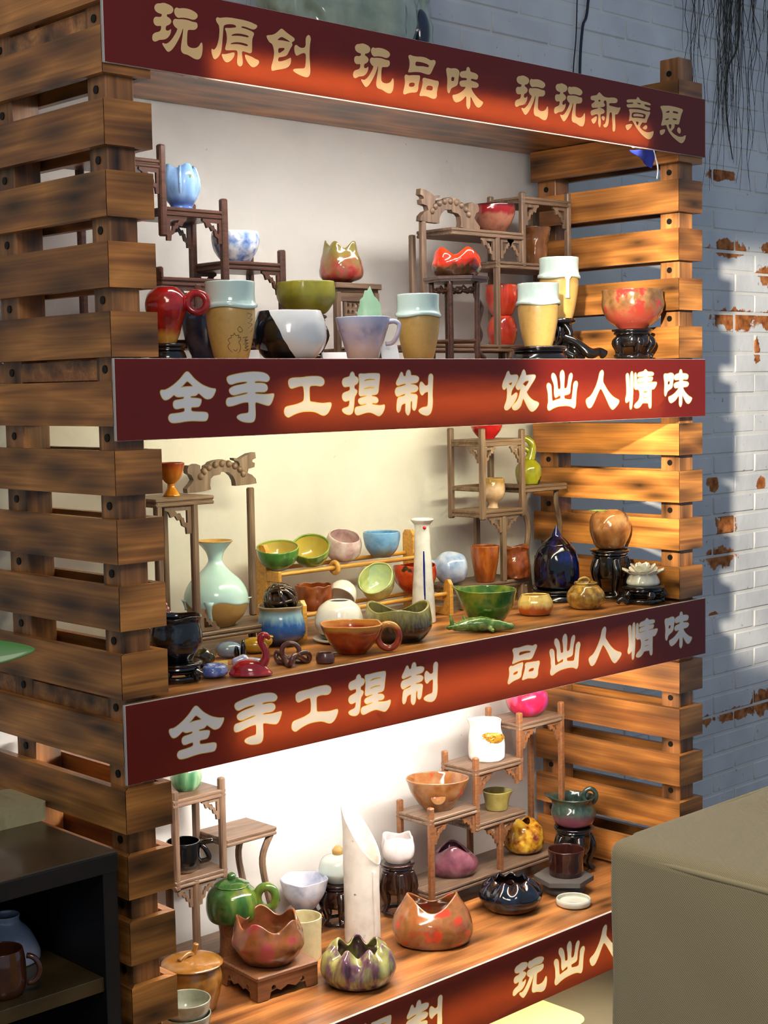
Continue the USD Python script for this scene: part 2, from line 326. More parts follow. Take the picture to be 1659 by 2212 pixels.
# ------------------------------------------------------------------ the slatted display shelf
shelf = thing('display_shelf', 'tall display shelf with stained pine slat sides and four plank shelves against the wall', 'shelf', (0, 0, 0))
def prism(plan, z0, z1):
    return extr(Polygon(plan), z1-z0, 'z').apply_translation((0, 0, z0)) or None
def slat(plan, z0, z1, m):
    a = trimesh.creation.extrude_polygon(Polygon(plan).buffer(-0.0006, join_style=2), z1-z0); a.apply_translation((0, 0, z0)); part(shelf, 'slat', a, MATS[m], False)
rng = np.random.default_rng(5)
for side in (0, 1):
    X = (lambda x: x) if side == 0 else (lambda x: W-x)
    ye = 0.498
    for k in range(0, 19):
        zt = 2.0-0.125*(k-2)+rng.uniform(-.0012, .0012); zb = zt-0.0816
        o, i, e = X(0), X(T), 0.018; o2, i2 = X(e), X(T-e)
        slat([(o, 0), (o2, e), (o2, ye), (o, ye)], zb, zt, 'pine_depth')
        slat([(o, 0), (i, 0), (i2, e), (o2, e)], zb, zt, 'pine_width')
        slat([(i, 0), (i, ye), (i2, ye), (i2, e)], zb, zt, 'pine_depth')
    for y0, y1 in ((0.0185, 0.078), (0.345, 0.415) if side == 0 else (0.43, 0.495)):
        a, b = sorted((X(0.0185), X(0.0785)))
        part(shelf, 'post', box(a, y0, FLOOR, b, y1, 2.31, 0.002), MATS['post_wood'] if side == 0 else MATS['pine_post'] if 'pine_post' in MATS else MATS['post_wood'], False)
        for k in range(-1, 18):
            zc = 2.0-0.125*(k-2)-0.0816-0.0217
            for xs in ((0.0182,) if side == 0 else (0.0788,)):
                xx = X(xs); c = trimesh.creation.cylinder(radius=0.0075, height=0.004, sections=12)
                c.apply_transform(trimesh.transformations.rotation_matrix(math.pi/2, (0, 1, 0))); c.apply_translation((xx, (y0+y1)/2, zc))
                if 0.0 < zc < 2.3: part(shelf, 'bolt', c, MATS['bolt_dark'], False)
for z in (2.1655, ST[2]-0.001, ST[3]-0.001, ST[4]-0.001):
    part(shelf, 'shelf_board', box(0.02, 0.0005, z-0.038, W-0.02, D-0.004, z, 0.001), MATS['board_wood'], False)

# ------------------------------------------------------------------ fluorescent tubes behind the signs
def lamp(label, x0, x1, y, z, color, power, lip, group=None):
    t = thing('tube_lamp', label, 'lamp', ((x0+x1)/2, y, z), group=group); h = (x1-x0)/2
    nm = f'tube_glow_{len([k for k in MATS if k.startswith("tube_glow")])+1}'; emit(nm, color, power)
    c = trimesh.creation.cylinder(radius=0.013, height=2*h-0.04, sections=20); c.apply_transform(trimesh.transformations.rotation_matrix(math.pi/2, (0, 1, 0)))
    part(t, 'tube', c, MATS[nm], True)
    for s in (-1, 1): part(t, 'lamp_holder', box(s*h-0.018, -0.016, -0.016, s*h+0.018, 0.016, 0.03, 0.002), MATS['steel_white'], False)
    part(t, 'batten', box(-h-0.02, -0.018, 0.026, h+0.02, 0.018, 0.036, 0.001), MATS['steel_white'], False)
    if lip: part(t, 'reflector', box(-h-0.02, 0.02, -lip, h+0.02, 0.0225, 0.036, 0.0005), MATS['steel_white'], False)
    return t
lamp('white tube lamp behind the lower edge of the topmost sign', 0.22, 1.60, 0.026, 2.0835, (1.0, 0.95, 0.88), 80.0, 0.006)
lamp('warm tube lamp hidden behind the second sign from the top', 0.36, 1.66, 0.034, 1.444, (1.0, 0.95, 0.64), 58.0, 0)
lamp('white tube lamp hidden behind the third sign from the top', 0.24, 1.54, 0.034, 0.815, (1.0, 0.95, 0.88), 135.0, 0)
lamp('warm tube lamp hidden behind the lowest sign', 0.30, 1.60, 0.034, 0.062, (1.0, 0.95, 0.62), 40.0, 0)

# ------------------------------------------------------------------ red lettered signs
# brush lettering traced as outlines: (outlines, holes, fills) in thousandths of the character's box
GLYPH = {
 'wan': (['60,895 107,957 177,971 249,999 326,986 396,965 434,923 426,861 392,816 334,787 303,784 298,738 347,726 385,683 384,641 343,584 278,554 269,493 276,466 325,468 355,498 376,512 371,440 337,364 278,300 206,270 143,259 85,220 46,203 5,227 0,289 19,349 69,389 126,410 165,438 181,491 182,540 101,514 53,537 33,589 42,661 89,701 148,699 198,722 203,772 144,771 88,796 61,840', '459,924 503,961 531,941 626,967 713,973 799,961 879,930 918,891 913,840 867,788 809,770 722,782 635,780 562,766 519,751 470,784 446,836 448,886', '421,690 457,729 511,725 612,747 721,750 808,731 895,736 912,682 899,622 847,577 767,566 712,556 699,500 689,391 686,283 696,242 742,214 808,211 874,230 927,275 958,338 984,361 998,323 999,230 981,104 942,26 897,0 831,0 759,31 687,62 615,64 572,92 556,147 570,263 599,411 618,556 607,561 583,479 545,387 491,278 431,175 372,94 313,48 278,63 230,126 193,183 198,215 240,202 282,209 333,250 392,324 445,411 490,498 502,542 463,556 422,605 412,653'], [], []),
 'yuan': (['110,922 148,956 188,941 271,973 406,996 558,999 710,999 848,983 963,948 978,932 961,883 906,838 844,837 768,853 691,865 638,855 633,827 706,826 797,809 874,789 904,764 895,717 871,666 857,587 854,448 848,355 816,318 755,323 694,335 636,336 638,241 650,121 640,42 594,0 541,18 523,83 538,208 541,330 465,324 374,304 306,288 280,314 293,369 318,457 328,549 322,639 309,697 287,738 310,765 371,769 446,791 519,809 527,845 478,862 403,859 327,837 274,807 262,764 247,610 227,417 209,286 184,198 137,115 69,58 33,81 5,174 0,248 12,281 45,256 82,286 121,360 154,479 172,596 178,702 169,791 133,829 112,877', '210,203 274,207 357,237 433,273 479,281 482,236 453,163 399,92 337,47 285,42 241,88 216,151', '692,262 708,280 784,267 861,249 922,218 968,214 999,189 990,133 942,71 871,28 810,48 750,115 705,191'], ['424,639 504,681 596,697 687,697 787,685 782,649 701,650 594,649 503,635 427,617', '400,457 484,495 576,512 667,513 767,497 762,466 727,456 636,469 544,468 468,454 404,438'], []),
 'chuang': (['0,761 28,791 107,806 187,846 261,917 318,985 350,999 390,974 461,924 541,882 613,848 632,811 619,776 570,738 561,724 577,694 568,652 534,597 500,525 466,446 417,396 336,361 272,346 251,310 249,245 334,268 431,318 497,362 530,384 541,354 531,263 493,182 427,130 330,89 217,53 153,26 113,11 94,32 96,112 125,206 151,308 166,423 156,518 127,617 64,637 26,702', '621,670 667,703 723,656 796,646 854,673 876,734 874,832 884,908 935,975 976,967 999,889 976,786 965,669 958,503 966,299 971,160 957,66 906,0 815,1 701,31 604,71 572,107 597,144 687,168 786,185 836,198 857,255 868,364 875,488 859,543 794,531 727,486 661,441 629,484 611,579'], ['236,719 298,787 346,812 410,792 489,759 529,734 457,732 360,738 280,727', '260,537 292,556 405,577 388,529 322,468 274,435 254,464'], []),
 'pin': (['152,950 206,993 289,974 404,980 534,999 650,995 727,968 789,951 867,985 921,953 905,882 856,792 800,674 752,605 689,588 581,601 489,613 397,608 290,587 160,553 142,580 177,653 194,763 188,856', '41,450 95,509 151,481 273,514 411,530 465,538 479,493 455,395 426,289 421,207 396,129 327,98 205,80 121,47 33,0 0,35 17,118 48,217 62,339', '533,461 580,506 672,494 796,490 906,480 984,486 999,426 966,319 936,198 939,102 898,35 820,16 734,38 634,57 541,49 464,31 445,62 481,149 521,263 547,382'], ['356,854 463,862 570,860 678,844 728,819 708,771 646,771 553,773 446,755 346,745', '167,289 217,324 331,338 314,238 162,211', '657,305 732,333 833,325 807,219 714,218 633,219'], []),
 'wei': (['0,854 39,893 126,879 213,905 301,904 358,864 353,778 327,672 317,566 282,506 194,461 124,416 107,357 81,304 54,295 24,332 16,438 29,556 25,669 4,781', '548,943 566,986 606,999 646,969 650,915 672,888 771,888 851,860 874,820 856,760 824,730 752,734 672,735 667,688 752,680 842,666 887,625 873,578 824,538 743,529 676,527 698,460 761,385 832,323 913,268 995,239 999,205 958,139 895,83 832,81 778,123 724,204 671,293 649,313 648,193 644,79 608,13 581,0 546,34 528,95 537,208 529,316 466,237 396,172 307,127 246,109 193,143 163,210 159,276 238,295 326,333 414,391 485,457 529,516 467,510 396,501 353,545 353,605 397,644 476,663 547,676 561,722 485,723 415,711 366,744 362,804 389,851 468,880 543,896'], ['147,694 221,693 212,640 195,597 134,598 138,648'], []),
 'xin': (['0,796 23,855 123,882 214,908 260,971 296,999 342,969 406,919 488,895 580,894 720,924 841,931 906,885 887,822 831,783 728,771 635,757 612,727 616,690 718,686 839,678 942,683 999,702 989,656 942,558 875,480 819,487 810,440 818,290 822,102 798,15 741,0 718,50 724,201 711,350 707,470 689,513 652,515 624,473 609,351 599,236 566,134 501,80 445,80 409,127 428,152 474,174 507,261 526,399 532,550 533,700 524,796 487,813 441,783 432,737 477,699 477,661 431,624 339,603 302,590 357,583 431,564 472,518 448,462 393,428 338,420 324,369 341,222 326,86 298,48 267,92 244,171 255,299 246,403 155,382 91,350 28,334 1,396 11,457 102,508 229,549 266,581 147,559 66,540 30,586 39,647 103,686 149,730 113,755 31,742', '18,228 82,274 146,321 200,351 214,308 190,223 144,150 90,119 45,165', '351,336 392,379 448,380 475,339 456,284 428,250 373,279'], ['258,777 304,803 331,781 313,744 267,741'], []),
 'yi': (['34,865 108,890 248,912 388,929 397,963 432,999 476,974 520,931 591,916 706,913 822,904 899,877 876,843 795,845 670,847 657,820 706,796 795,789 867,786 875,750 848,716 750,709 643,726 528,736 387,729 246,711 107,686 46,709 38,750 90,775 265,799 273,837 177,824 56,801', '115,638 150,664 264,676 439,693 599,689 741,677 857,692 875,657 830,577 776,496 739,399 668,390 588,392 552,345 490,269 560,216 640,182 756,165 864,184 954,220 999,226 981,142 935,62 854,3 773,0 666,37 560,93 472,156 393,220 314,297 262,364 218,395 166,376 113,351 131,439 149,533 141,599', '0,252 87,281 174,304 240,306 226,261 173,200 112,156 56,131 13,180', '587,250 650,301 703,345 757,333 770,291 730,230 658,228'], ['387,840 458,855 546,855 528,825 458,818', '228,574 281,599 439,613 598,615 705,601 709,562 677,490 615,491 491,488 350,479 236,459 210,498', '350,387 473,390 437,318 411,290 376,341'], ['267,554 386,582 527,585 642,572 620,523 491,522 350,510 276,494']),
 'si': (['26,926 73,950 205,976 356,995 509,999 652,995 777,985 884,972 893,931 845,846 806,749 777,646 738,521 661,510 574,520 574,457 555,398 488,333 440,298 526,239 641,197 756,177 872,192 950,237 999,264 999,193 960,103 891,24 814,0 717,31 602,87 487,150 392,222 326,297 278,382 260,443 193,434 109,402 57,409 81,496 119,605 119,724 101,805 63,862', '0,255 70,285 155,317 221,312 202,246 145,176 79,140 23,147', '660,355 689,422 738,450 795,415 815,347 785,272 737,266 679,308'], ['223,787 289,831 384,866 365,800 280,788', '499,861 566,877 719,864 700,812 604,819 508,813', '213,597 279,627 355,652 336,600 222,578', '488,642 508,666 661,672 651,629 536,620', '336,474 455,490 440,404 406,343 364,394'], []),
 'quan': (['0,611 20,646 77,638 147,672 225,728 297,791 370,868 424,946 471,999 509,995 554,938 604,866 681,793 765,727 863,682 943,655 990,655 999,629 967,542 918,471 851,451 798,466 740,525 682,584 655,549 622,524 533,522 532,479 627,474 719,457 731,432 716,360 682,307 622,301 544,303 536,257 545,210 653,199 805,191 844,161 845,96 821,38 794,18 681,22 557,33 426,24 322,6 206,0 156,27 132,84 140,134 166,172 262,180 353,191 418,210 429,253 420,296 355,287 290,271 246,283 225,330 223,387 247,436 334,448 418,464 422,514 361,508 303,506 259,535 240,557 187,501 129,460 78,451 41,483 14,548'], ['353,683 405,732 479,824 517,795 600,704 522,705 430,700'], []),
 'shou': (['23,875 51,914 140,939 264,965 416,987 555,999 681,995 786,981 863,947 908,893 911,853 881,813 838,800 726,818 600,819 591,773 690,775 781,771 844,740 867,686 856,639 812,603 755,597 671,602 601,600 593,563 684,555 811,546 910,551 989,560 999,536 972,449 934,369 890,326 841,331 749,360 666,389 603,403 591,357 595,244 596,130 580,51 551,12 502,0 418,3 336,19 261,54 214,96 215,129 270,160 353,174 430,178 458,201 464,280 463,380 450,407 359,402 262,378 166,347 70,330 22,338 0,384 5,450 33,492 115,496 211,518 336,542 447,566 455,599 364,591 267,569 185,548 123,552 80,592 65,645 93,684 176,722 286,744 383,759 442,781 443,811 356,809 274,800 191,781 115,756 68,769 35,816'], [], []),
 'gong': (['97,889 122,938 178,962 276,969 388,972 487,992 601,999 715,998 787,980 836,938 857,879 848,812 812,770 761,758 682,777 604,778 550,766 532,717 529,583 530,458 533,391 554,362 632,351 724,327 825,316 919,326 978,333 999,302 983,210 930,93 878,36 820,17 755,49 684,102 599,130 500,138 401,137 302,116 210,78 133,31 83,0 42,22 5,77 0,160 19,233 54,261 151,282 256,308 348,347 398,379 417,436 423,561 418,677 405,760 370,774 286,754 215,727 152,707 112,749 99,823'], [], []),
 'nie': (['191,885 204,959 255,999 293,958 307,892 353,876 391,832 382,772 350,728 295,707 287,655 294,618 340,595 358,558 334,506 290,448 281,352 271,241 253,131 221,72 166,52 90,69 30,108 0,153 24,189 93,205 155,229 175,295 181,376 127,359 73,346 28,380 6,447 23,512 69,541 146,562 193,590 195,679 133,676 72,662 30,696 13,769 37,843 99,864', '393,920 424,950 510,942 620,952 730,955 841,951 885,946 896,894 878,766 859,639 849,542 817,493 753,483 690,481 693,440 768,434 823,407 850,354 829,305 781,295 698,305 693,260 780,243 875,229 948,238 992,249 999,199 969,110 912,28 855,0 800,24 729,64 651,96 556,92 461,65 383,41 329,43 295,92 292,159 316,210 402,223 496,239 575,263 572,293 497,280 434,267 388,305 374,357 406,401 484,422 571,442 579,472 501,466 430,453 392,490 397,565 411,683 414,802'], ['519,800 563,830 649,840 775,831 775,805 664,806 585,796 526,782', '515,622 583,647 661,657 764,648 760,622 661,623 582,613 523,596'], []),
 'zhi': (['140,919 170,955 205,925 218,871 232,853 283,858 291,918 314,972 358,999 401,972 411,917 414,872 501,875 574,862 621,831 620,783 586,735 527,717 410,710 403,677 483,679 555,656 598,614 590,571 553,535 479,515 399,514 391,478 464,473 544,463 580,426 568,359 555,269 539,178 508,124 479,119 443,150 433,211 442,289 432,332 403,327 391,272 389,182 377,92 346,32 317,21 281,52 261,113 266,197 272,287 221,279 163,253 144,206 128,140 102,99 70,88 42,118 36,191 45,280 58,370 87,408 173,424 260,444 272,492 189,475 109,447 55,430 17,466 0,520 12,586 56,627 142,635 228,658 283,672 287,708 222,703 150,686 67,663 29,699 44,753 88,818 118,872', '636,674 659,722 689,737 725,709 776,654 805,641 865,659 874,719 876,829 892,884 944,914 989,883 999,840 990,749 980,596 973,443 978,321 969,198 944,95 898,29 831,0 749,15 669,47 611,91 607,122 663,157 738,179 812,184 849,213 858,293 864,415 866,524 818,519 758,496 721,454 691,451 655,491 634,571'], [], []),
 'yin': (['131,929 169,962 191,942 205,883 243,860 333,872 402,872 435,835 431,789 400,717 353,639 299,574 253,503 237,444 233,392 244,372 297,404 358,448 396,448 404,408 388,343 341,258 279,174 203,97 127,47 75,55 45,95 61,160 100,244 123,329 132,433 130,525 123,590 81,545 44,529 10,559 0,618 23,702 69,786 108,871', '547,953 586,999 624,959 642,893 646,850 731,863 831,868 901,865 916,824 877,752 814,673 751,587 696,509 653,470 679,409 732,342 801,281 879,239 956,217 999,183 979,130 915,51 837,0 775,2 721,50 668,131 623,218 563,326 539,260 507,162 468,103 399,53 331,41 278,63 256,109 279,155 356,212 417,283 456,374 480,466 505,571 474,539 428,516 382,547 360,600 399,678 461,776 516,874'], ['150,655 203,694 278,706 255,641 221,612 195,641', '544,637 590,695 652,734 737,733 697,661 643,595 612,596 582,629'], []),
 'chu': (['0,609 24,665 71,676 126,645 149,582 155,481 162,356 169,237 200,217 263,241 351,264 439,275 443,369 384,358 320,328 280,307 249,342 234,449 239,543 236,631 205,706 159,794 156,857 176,913 223,922 270,887 309,824 332,730 343,617 354,535 377,509 441,521 446,603 439,729 420,823 429,924 470,980 510,999 549,961 569,885 567,759 550,633 553,557 569,525 617,531 650,568 675,663 692,777 709,852 750,909 790,922 822,890 826,832 797,738 763,611 750,503 745,434 713,396 640,382 559,370 547,349 558,272 639,258 727,243 792,252 809,312 826,439 843,546 848,635 886,698 943,720 983,697 999,633 974,557 953,468 935,309 925,163 916,86 887,36 855,31 814,57 734,91 621,106 493,103 365,94 269,71 182,42 103,0 48,1 21,52 26,121 54,202 48,327 45,433 19,527'], [], []),
 'ren': (['407,923 441,971 491,999 524,964 531,901 514,811 505,720 522,672 571,601 629,509 704,417 788,338 880,280 982,242 999,199 964,137 896,68 811,0 760,16 702,87 644,201 578,329 512,449 438,554 387,479 329,369 278,266 220,163 162,81 96,56 47,91 8,196 0,258 49,302 115,332 181,399 247,502 314,626 364,757 390,861'], [], []),
 'qing': (['17,849 42,894 85,904 115,876 127,744 139,604 143,423 151,423 152,604 153,813 167,911 206,959 240,931 253,847 252,673 246,463 232,253 218,100 192,9 149,0 132,60 137,186 124,235 81,187 30,167 0,210 5,279 39,376 40,536 33,675', '279,868 301,913 335,917 361,867 360,741 377,643 464,656 578,668 583,689 473,677 386,671 382,755 439,782 561,795 588,823 474,814 387,804 378,860 413,916 509,933 579,950 606,985 641,999 685,956 720,935 826,934 888,913 902,877 870,835 702,826 693,808 861,803 870,771 843,708 781,694 684,688 684,674 843,672 959,678 999,663 976,592 922,515 878,494 825,502 820,417 815,240 818,98 805,20 765,3 725,51 717,150 628,152 541,154 505,113 461,58 383,25 313,30 266,67 296,126 366,180 419,228 445,319 446,417 420,488 368,503 324,489 281,525 264,588 278,672'], ['551,429 612,453 705,448 691,423 612,407 551,412', '550,274 576,295 691,299 695,285 611,269'], []),
}
LAYOUT = {
 1: [('wan', 0.1031, -0.1178, 0.113, 0.0913), ('yuan', 0.2361, -0.1176, 0.1142, 0.0881), ('chuang', 0.369, -0.1164, 0.114, 0.0851), ('wan', 0.5937, -0.1206, 0.1151, 0.0916), ('pin', 0.735, -0.1182, 0.1084, 0.0855), ('wei', 0.866, -0.1261, 0.1161, 0.0912), ('wan', 1.0873, -0.1219, 0.1158, 0.0919), ('wan', 1.2234, -0.1219, 0.1142, 0.0914), ('xin', 1.3576, -0.1218, 0.1164, 0.0876), ('yi', 1.4929, -0.1257, 0.1149, 0.0985), ('si', 1.6313, -0.1223, 0.1117, 0.0885)],
 2: [('quan', 0.0977, -0.119, 0.1277, 0.094), ('shou', 0.2493, -0.123, 0.1183, 0.097), ('gong', 0.3929, -0.1157, 0.1243, 0.08), ('nie', 0.5459, -0.1192, 0.1205, 0.0926), ('zhi', 0.6972, -0.1216, 0.1147, 0.098), ('yin', 1.0344, -0.1204, 0.1263, 0.0964), ('chu', 1.1884, -0.1194, 0.1151, 0.0934), ('ren', 1.3329, -0.1231, 0.1301, 0.0967), ('qing', 1.4867, -0.1242, 0.1311, 0.0986), ('wei', 1.6458, -0.1224, 0.1232, 0.0962)],
 3: [('quan', 0.0951, -0.1209, 0.129, 0.0955), ('shou', 0.2477, -0.1236, 0.1202, 0.0971), ('gong', 0.3934, -0.1159, 0.1246, 0.0817), ('nie', 0.5471, -0.1152, 0.1211, 0.0906), ('zhi', 0.6995, -0.1162, 0.114, 0.0942), ('pin', 1.0418, -0.1152, 0.1125, 0.0816), ('chu', 1.1904, -0.1162, 0.1151, 0.0927), ('ren', 1.3373, -0.1207, 0.129, 0.0961), ('qing', 1.4917, -0.122, 0.1261, 0.0981), ('wei', 1.6476, -0.1199, 0.1199, 0.0957)],
 4: [('quan', 0.0977, -0.119, 0.1277, 0.094), ('shou', 0.2493, -0.123, 0.1183, 0.097), ('gong', 0.3929, -0.1157, 0.1243, 0.08), ('nie', 0.5459, -0.1192, 0.1205, 0.0926), ('zhi', 0.6972, -0.1216, 0.1147, 0.098), ('wan', 1.0475, -0.1254, 0.1217, 0.0899), ('chu', 1.1965, -0.1252, 0.1176, 0.0943), ('ren', 1.3329, -0.1231, 0.1301, 0.0967), ('qing', 1.4867, -0.1242, 0.1311, 0.0986), ('wei', 1.6458, -0.1224, 0.1232, 0.0962)],
}
def chaikin(p, it=2):
    p = np.asarray(p, float)
    for _ in range(it):
        q = np.roll(p, -1, 0); p = np.stack([p*0.75+q*0.25, p*0.25+q*0.75], 1).reshape(-1, 2)
    return p
def glyph_shape(ch, x0, z0, w, h):
    f = lambda s: Polygon(chaikin([tuple(map(float, q.split(','))) for q in s.split()])/999*np.array([w, h])+np.array([x0, z0])).buffer(0)
    o, hl, fi = GLYPH[ch]; g = unary_union([f(s) for s in o])
    for s in hl: g = g.difference(f(s))
    for s in fi: g = g.union(f(s))
    return g
def sheet(poly, y):
    """open vinyl film facing -y"""
    ms = []
    for g in getattr(poly, 'geoms', [poly]):
        if g.area < 1e-7: continue
        v, f = trimesh.creation.triangulate_polygon(g, engine='earcut'); v = np.asarray(v); f = np.asarray(f)
        a = v[f[:, 1]]-v[f[:, 0]]; b = v[f[:, 2]]-v[f[:, 0]]; neg = (a[:, 0]*b[:, 1]-a[:, 1]*b[:, 0]) < 0
        f[neg] = f[neg][:, ::-1]; ms.append(TM(np.stack([v[:, 0], np.full(len(v), y), v[:, 1]], 1), f))
    return cat(*ms)
SIGN_LABEL = {1: 'topmost long red sign with cream brush lettering on the front of the shelf', 2: 'second red sign from the top with white lettering, level with the yellow cups',
              3: 'third red sign from the top with white lettering, below the red swan', 4: 'lowest red sign with white lettering, partly behind the beige armchair'}
from shapely.geometry import box as sbox
for s in (1, 2, 3, 4):
    zt = ST[s]; z0 = zt-SH; t = thing('sign_board', SIGN_LABEL[s], 'sign', (0, 0, 0), group=None)
    part(t, 'backing', box(0.0, -0.008, z0, W, -0.0004, zt, 0.0008), MATS['sign_board_plastic'], False)
    shapes = [(c, glyph_shape(c, x, z+zt, w, h)) for c, x, z, w, h in LAYOUT[s]]
    grow = 0.0 if s == 1 else 0.0014
    cut = unary_union([g.buffer(grow) for _, g in shapes])
    part(t, 'red_film', sheet(sbox(0.001, z0+0.0008, W-0.001, zt-0.0008).difference(cut), -0.0084), MATS['red_vinyl'], False)
    for c, g in shapes:
        if s == 1: part(t, 'character', sheet(g, -0.0084), MATS['letter_cream_vinyl'], False)
        else:
            ch = part(t, 'character', sheet(g, -0.0084), MATS['letter_white_vinyl'], False)
            part(ch, 'outline', sheet(g.buffer(grow).difference(g), -0.0084), MATS['letter_yellow_vinyl'], False)

# ------------------------------------------------------------------ builders shared by the three bays
AR, AC = math.radians(-43.55), math.radians(-133.55)      # directions on the shelf: towards the sign's far end along the view, towards the viewer
def ang(a, r): return np.array([r*math.cos(a), r*math.sin(a), 0.0])
def sc(prof, R, H): return [(r*R, z*H) for r, z in prof]
def put(name, label, ct, pos, mesh, m, rz=0, group=None, smooth=True): return solo(name, label, ct, mesh, MATS[m], pos, rz, smooth, group)
BRK = Polygon([(0, 1), (1, 1), (1, .9), (.86, .83), (.78, .62), (.62, .67), (.52, .5), (.42, .53), (.36, .3), (.22, .22), (.2, 0), (0, 0)],
              [[(.17, .84), (.62, .85), (.52, .72), (.43, .75), (.37, .6), (.3, .58), (.27, .42), (.17, .4)]])
def bracket(x, z, y, dirn, w=0.05, h=0.05, up=1, th=0.006):
    from shapely import affinity
    g = affinity.scale(BRK, w*dirn, h*up, origin=(0, 1)); g = affinity.translate(g, x, z-1)
    return extr(g, th).apply_translation((0, y, 0))
def bracket_y(x, z, y, dirn, w=0.04, h=0.04, th=0.006):
    m = bracket(0, 0, 0, 1, w, h); v = np.array(m.vertices); return TM(np.stack([x+v[:, 1], y+dirn*v[:, 0], z+v[:, 2]], 1), m.faces if dirn < 0 else np.array(m.faces)[:, ::-1])
def stand(label, posts, boards, brks=(), rails=(), m='rosewood', mf='rosewood_flat', w=0.0155, yb=(), extra=()):
    t = thing('curio_stand', label, 'display stand')
    for p in posts:
        x, y, z0, z1 = p[:4]; h = w/2
        part(t, 'post', box(x-h, y-h, z0, x+h, y+h, z1, 0.003), MATS[m], False)
    for x0, x1, y0, y1, z in boards:
        b = cat(box(x0, y0, z-0.008, x1, y1, z, 0.002), box(x0+0.002, y0+0.002, z-0.011, x1-0.002, y1-0.002, z-0.0075, 0.001), box(x0, y0, z-0.018, x1, y1, z-0.0105, 0.002))
        part(t, 'shelf', b, MATS[mf], False)
    for b in brks: part(t, 'bracket', bracket(*b), MATS[m], False)
    for b in yb: part(t, 'bracket', bracket_y(*b), MATS[m], False)
    for r in rails: part(t, 'rail', box(*r, 0.002), MATS[mf], False)
    for nm, e in extra: part(t, nm, e, MATS[m], 40)
    return t
ARCH = [(348,435),(345,405),(385,370),(405,345),(385,310),(355,295),(352,270),(365,240),(395,243),(430,232),(465,245),(468,290),(480,300),(510,290),(515,250),(545,240),(560,225),(600,215),(660,210),(710,225),(740,240),(770,238),(800,265),(815,290),(820,250),(805,230),(770,220),(768,205),(830,212),(880,190),(910,178),(965,172),(970,215),(940,225),(935,240),(960,250),(955,280),(900,290),(890,320),(930,335),(965,365),(972,400),(905,405),(780,408),(775,370),(755,335),(715,305),(650,300),(640,318),(580,325),(555,345),(548,390),(555,420),(500,430),(420,435)]
def arch(x0, x1, z0, y, flip=False, th=0.016):
    p = np.array(ARCH, float); p[:, 0] = (p[:, 0]-345)/627; p[:, 1] = (435-p[:, 1])/627
    if flip: p[:, 0] = 1-p[:, 0]
    g = Polygon(np.stack([x0+p[:, 0]*(x1-x0), z0+p[:, 1]*(x1-x0)], 1)).buffer(0)
    body = extr(g, th).apply_translation((0, y, 0)); ms = [body]
    for i in range(9):                                        # carved scales along the back
        a = math.pi*(0.12+0.76*i/8); cx = x0+(x1-x0)*(0.5+(-0.33)*math.cos(a)*(1 if not flip else 1)); cz = z0+(x1-x0)*(0.1+0.21*math.sin(a))
        s = trimesh.creation.icosphere(2, 0.0085); s.apply_scale((1, 0.9, 1)); ms.append(move(s, (cx, y+0.002, cz)))
    return cat(*ms)
def round_stand(name, label, pos, R, H, m='black_lacquer', legs=5, rings=True):
    """turned hardwood foot for a pot: moulded top ring on short cabriole legs"""
    t = thing(name, label, 'pot stand', pos); h = H
    top = solid([(R*0.9, h), (R, h-0.002), (R, h-0.006), (R*0.9, h-0.009), (R*0.93, h-0.013), (R*0.82, h-0.017), (R*0.8, h-0.02)][::-1], 40, None, 3)
    part(t, 'top', top, MATS[m], 40)
    if H > 0.035:
        part(t, 'apron', solid([(R*0.72, h*0.42), (R*0.86, h*0.55), (R*0.84, h-0.02), (R*0.7, h-0.018)], 40, lobe(legs*2, 0.03), 4), MATS[m], True)
        for i in range(legs):
            a = 2*math.pi*i/legs+0.4; p = [ang(a, R*0.72)+(0, 0, h-0.024), ang(a, R*0.95)+(0, 0, h*0.55), ang(a, R*0.72)+(0, 0, h*0.22), ang(a, R*0.98)+(0, 0, 0.0085)]
            part(t, 'leg', tube(spline(p, 5), [0.011, 0.012, 0.007, 0.0075], 10), MATS[m], True)
        part(t, 'base_ring', tube([ang(2*math.pi*i/28, R*0.8)+(0, 0, 0.008) for i in range(28)], 0.005, 8, True), MATS[m], True)
    else:
        part(t, 'base', solid([(R*0.95, 0), (R*1.02, 0.004), (R*0.9, h*0.5), (R*0.8, h-0.018)], 40, None, 4), MATS[m], True)
    return t
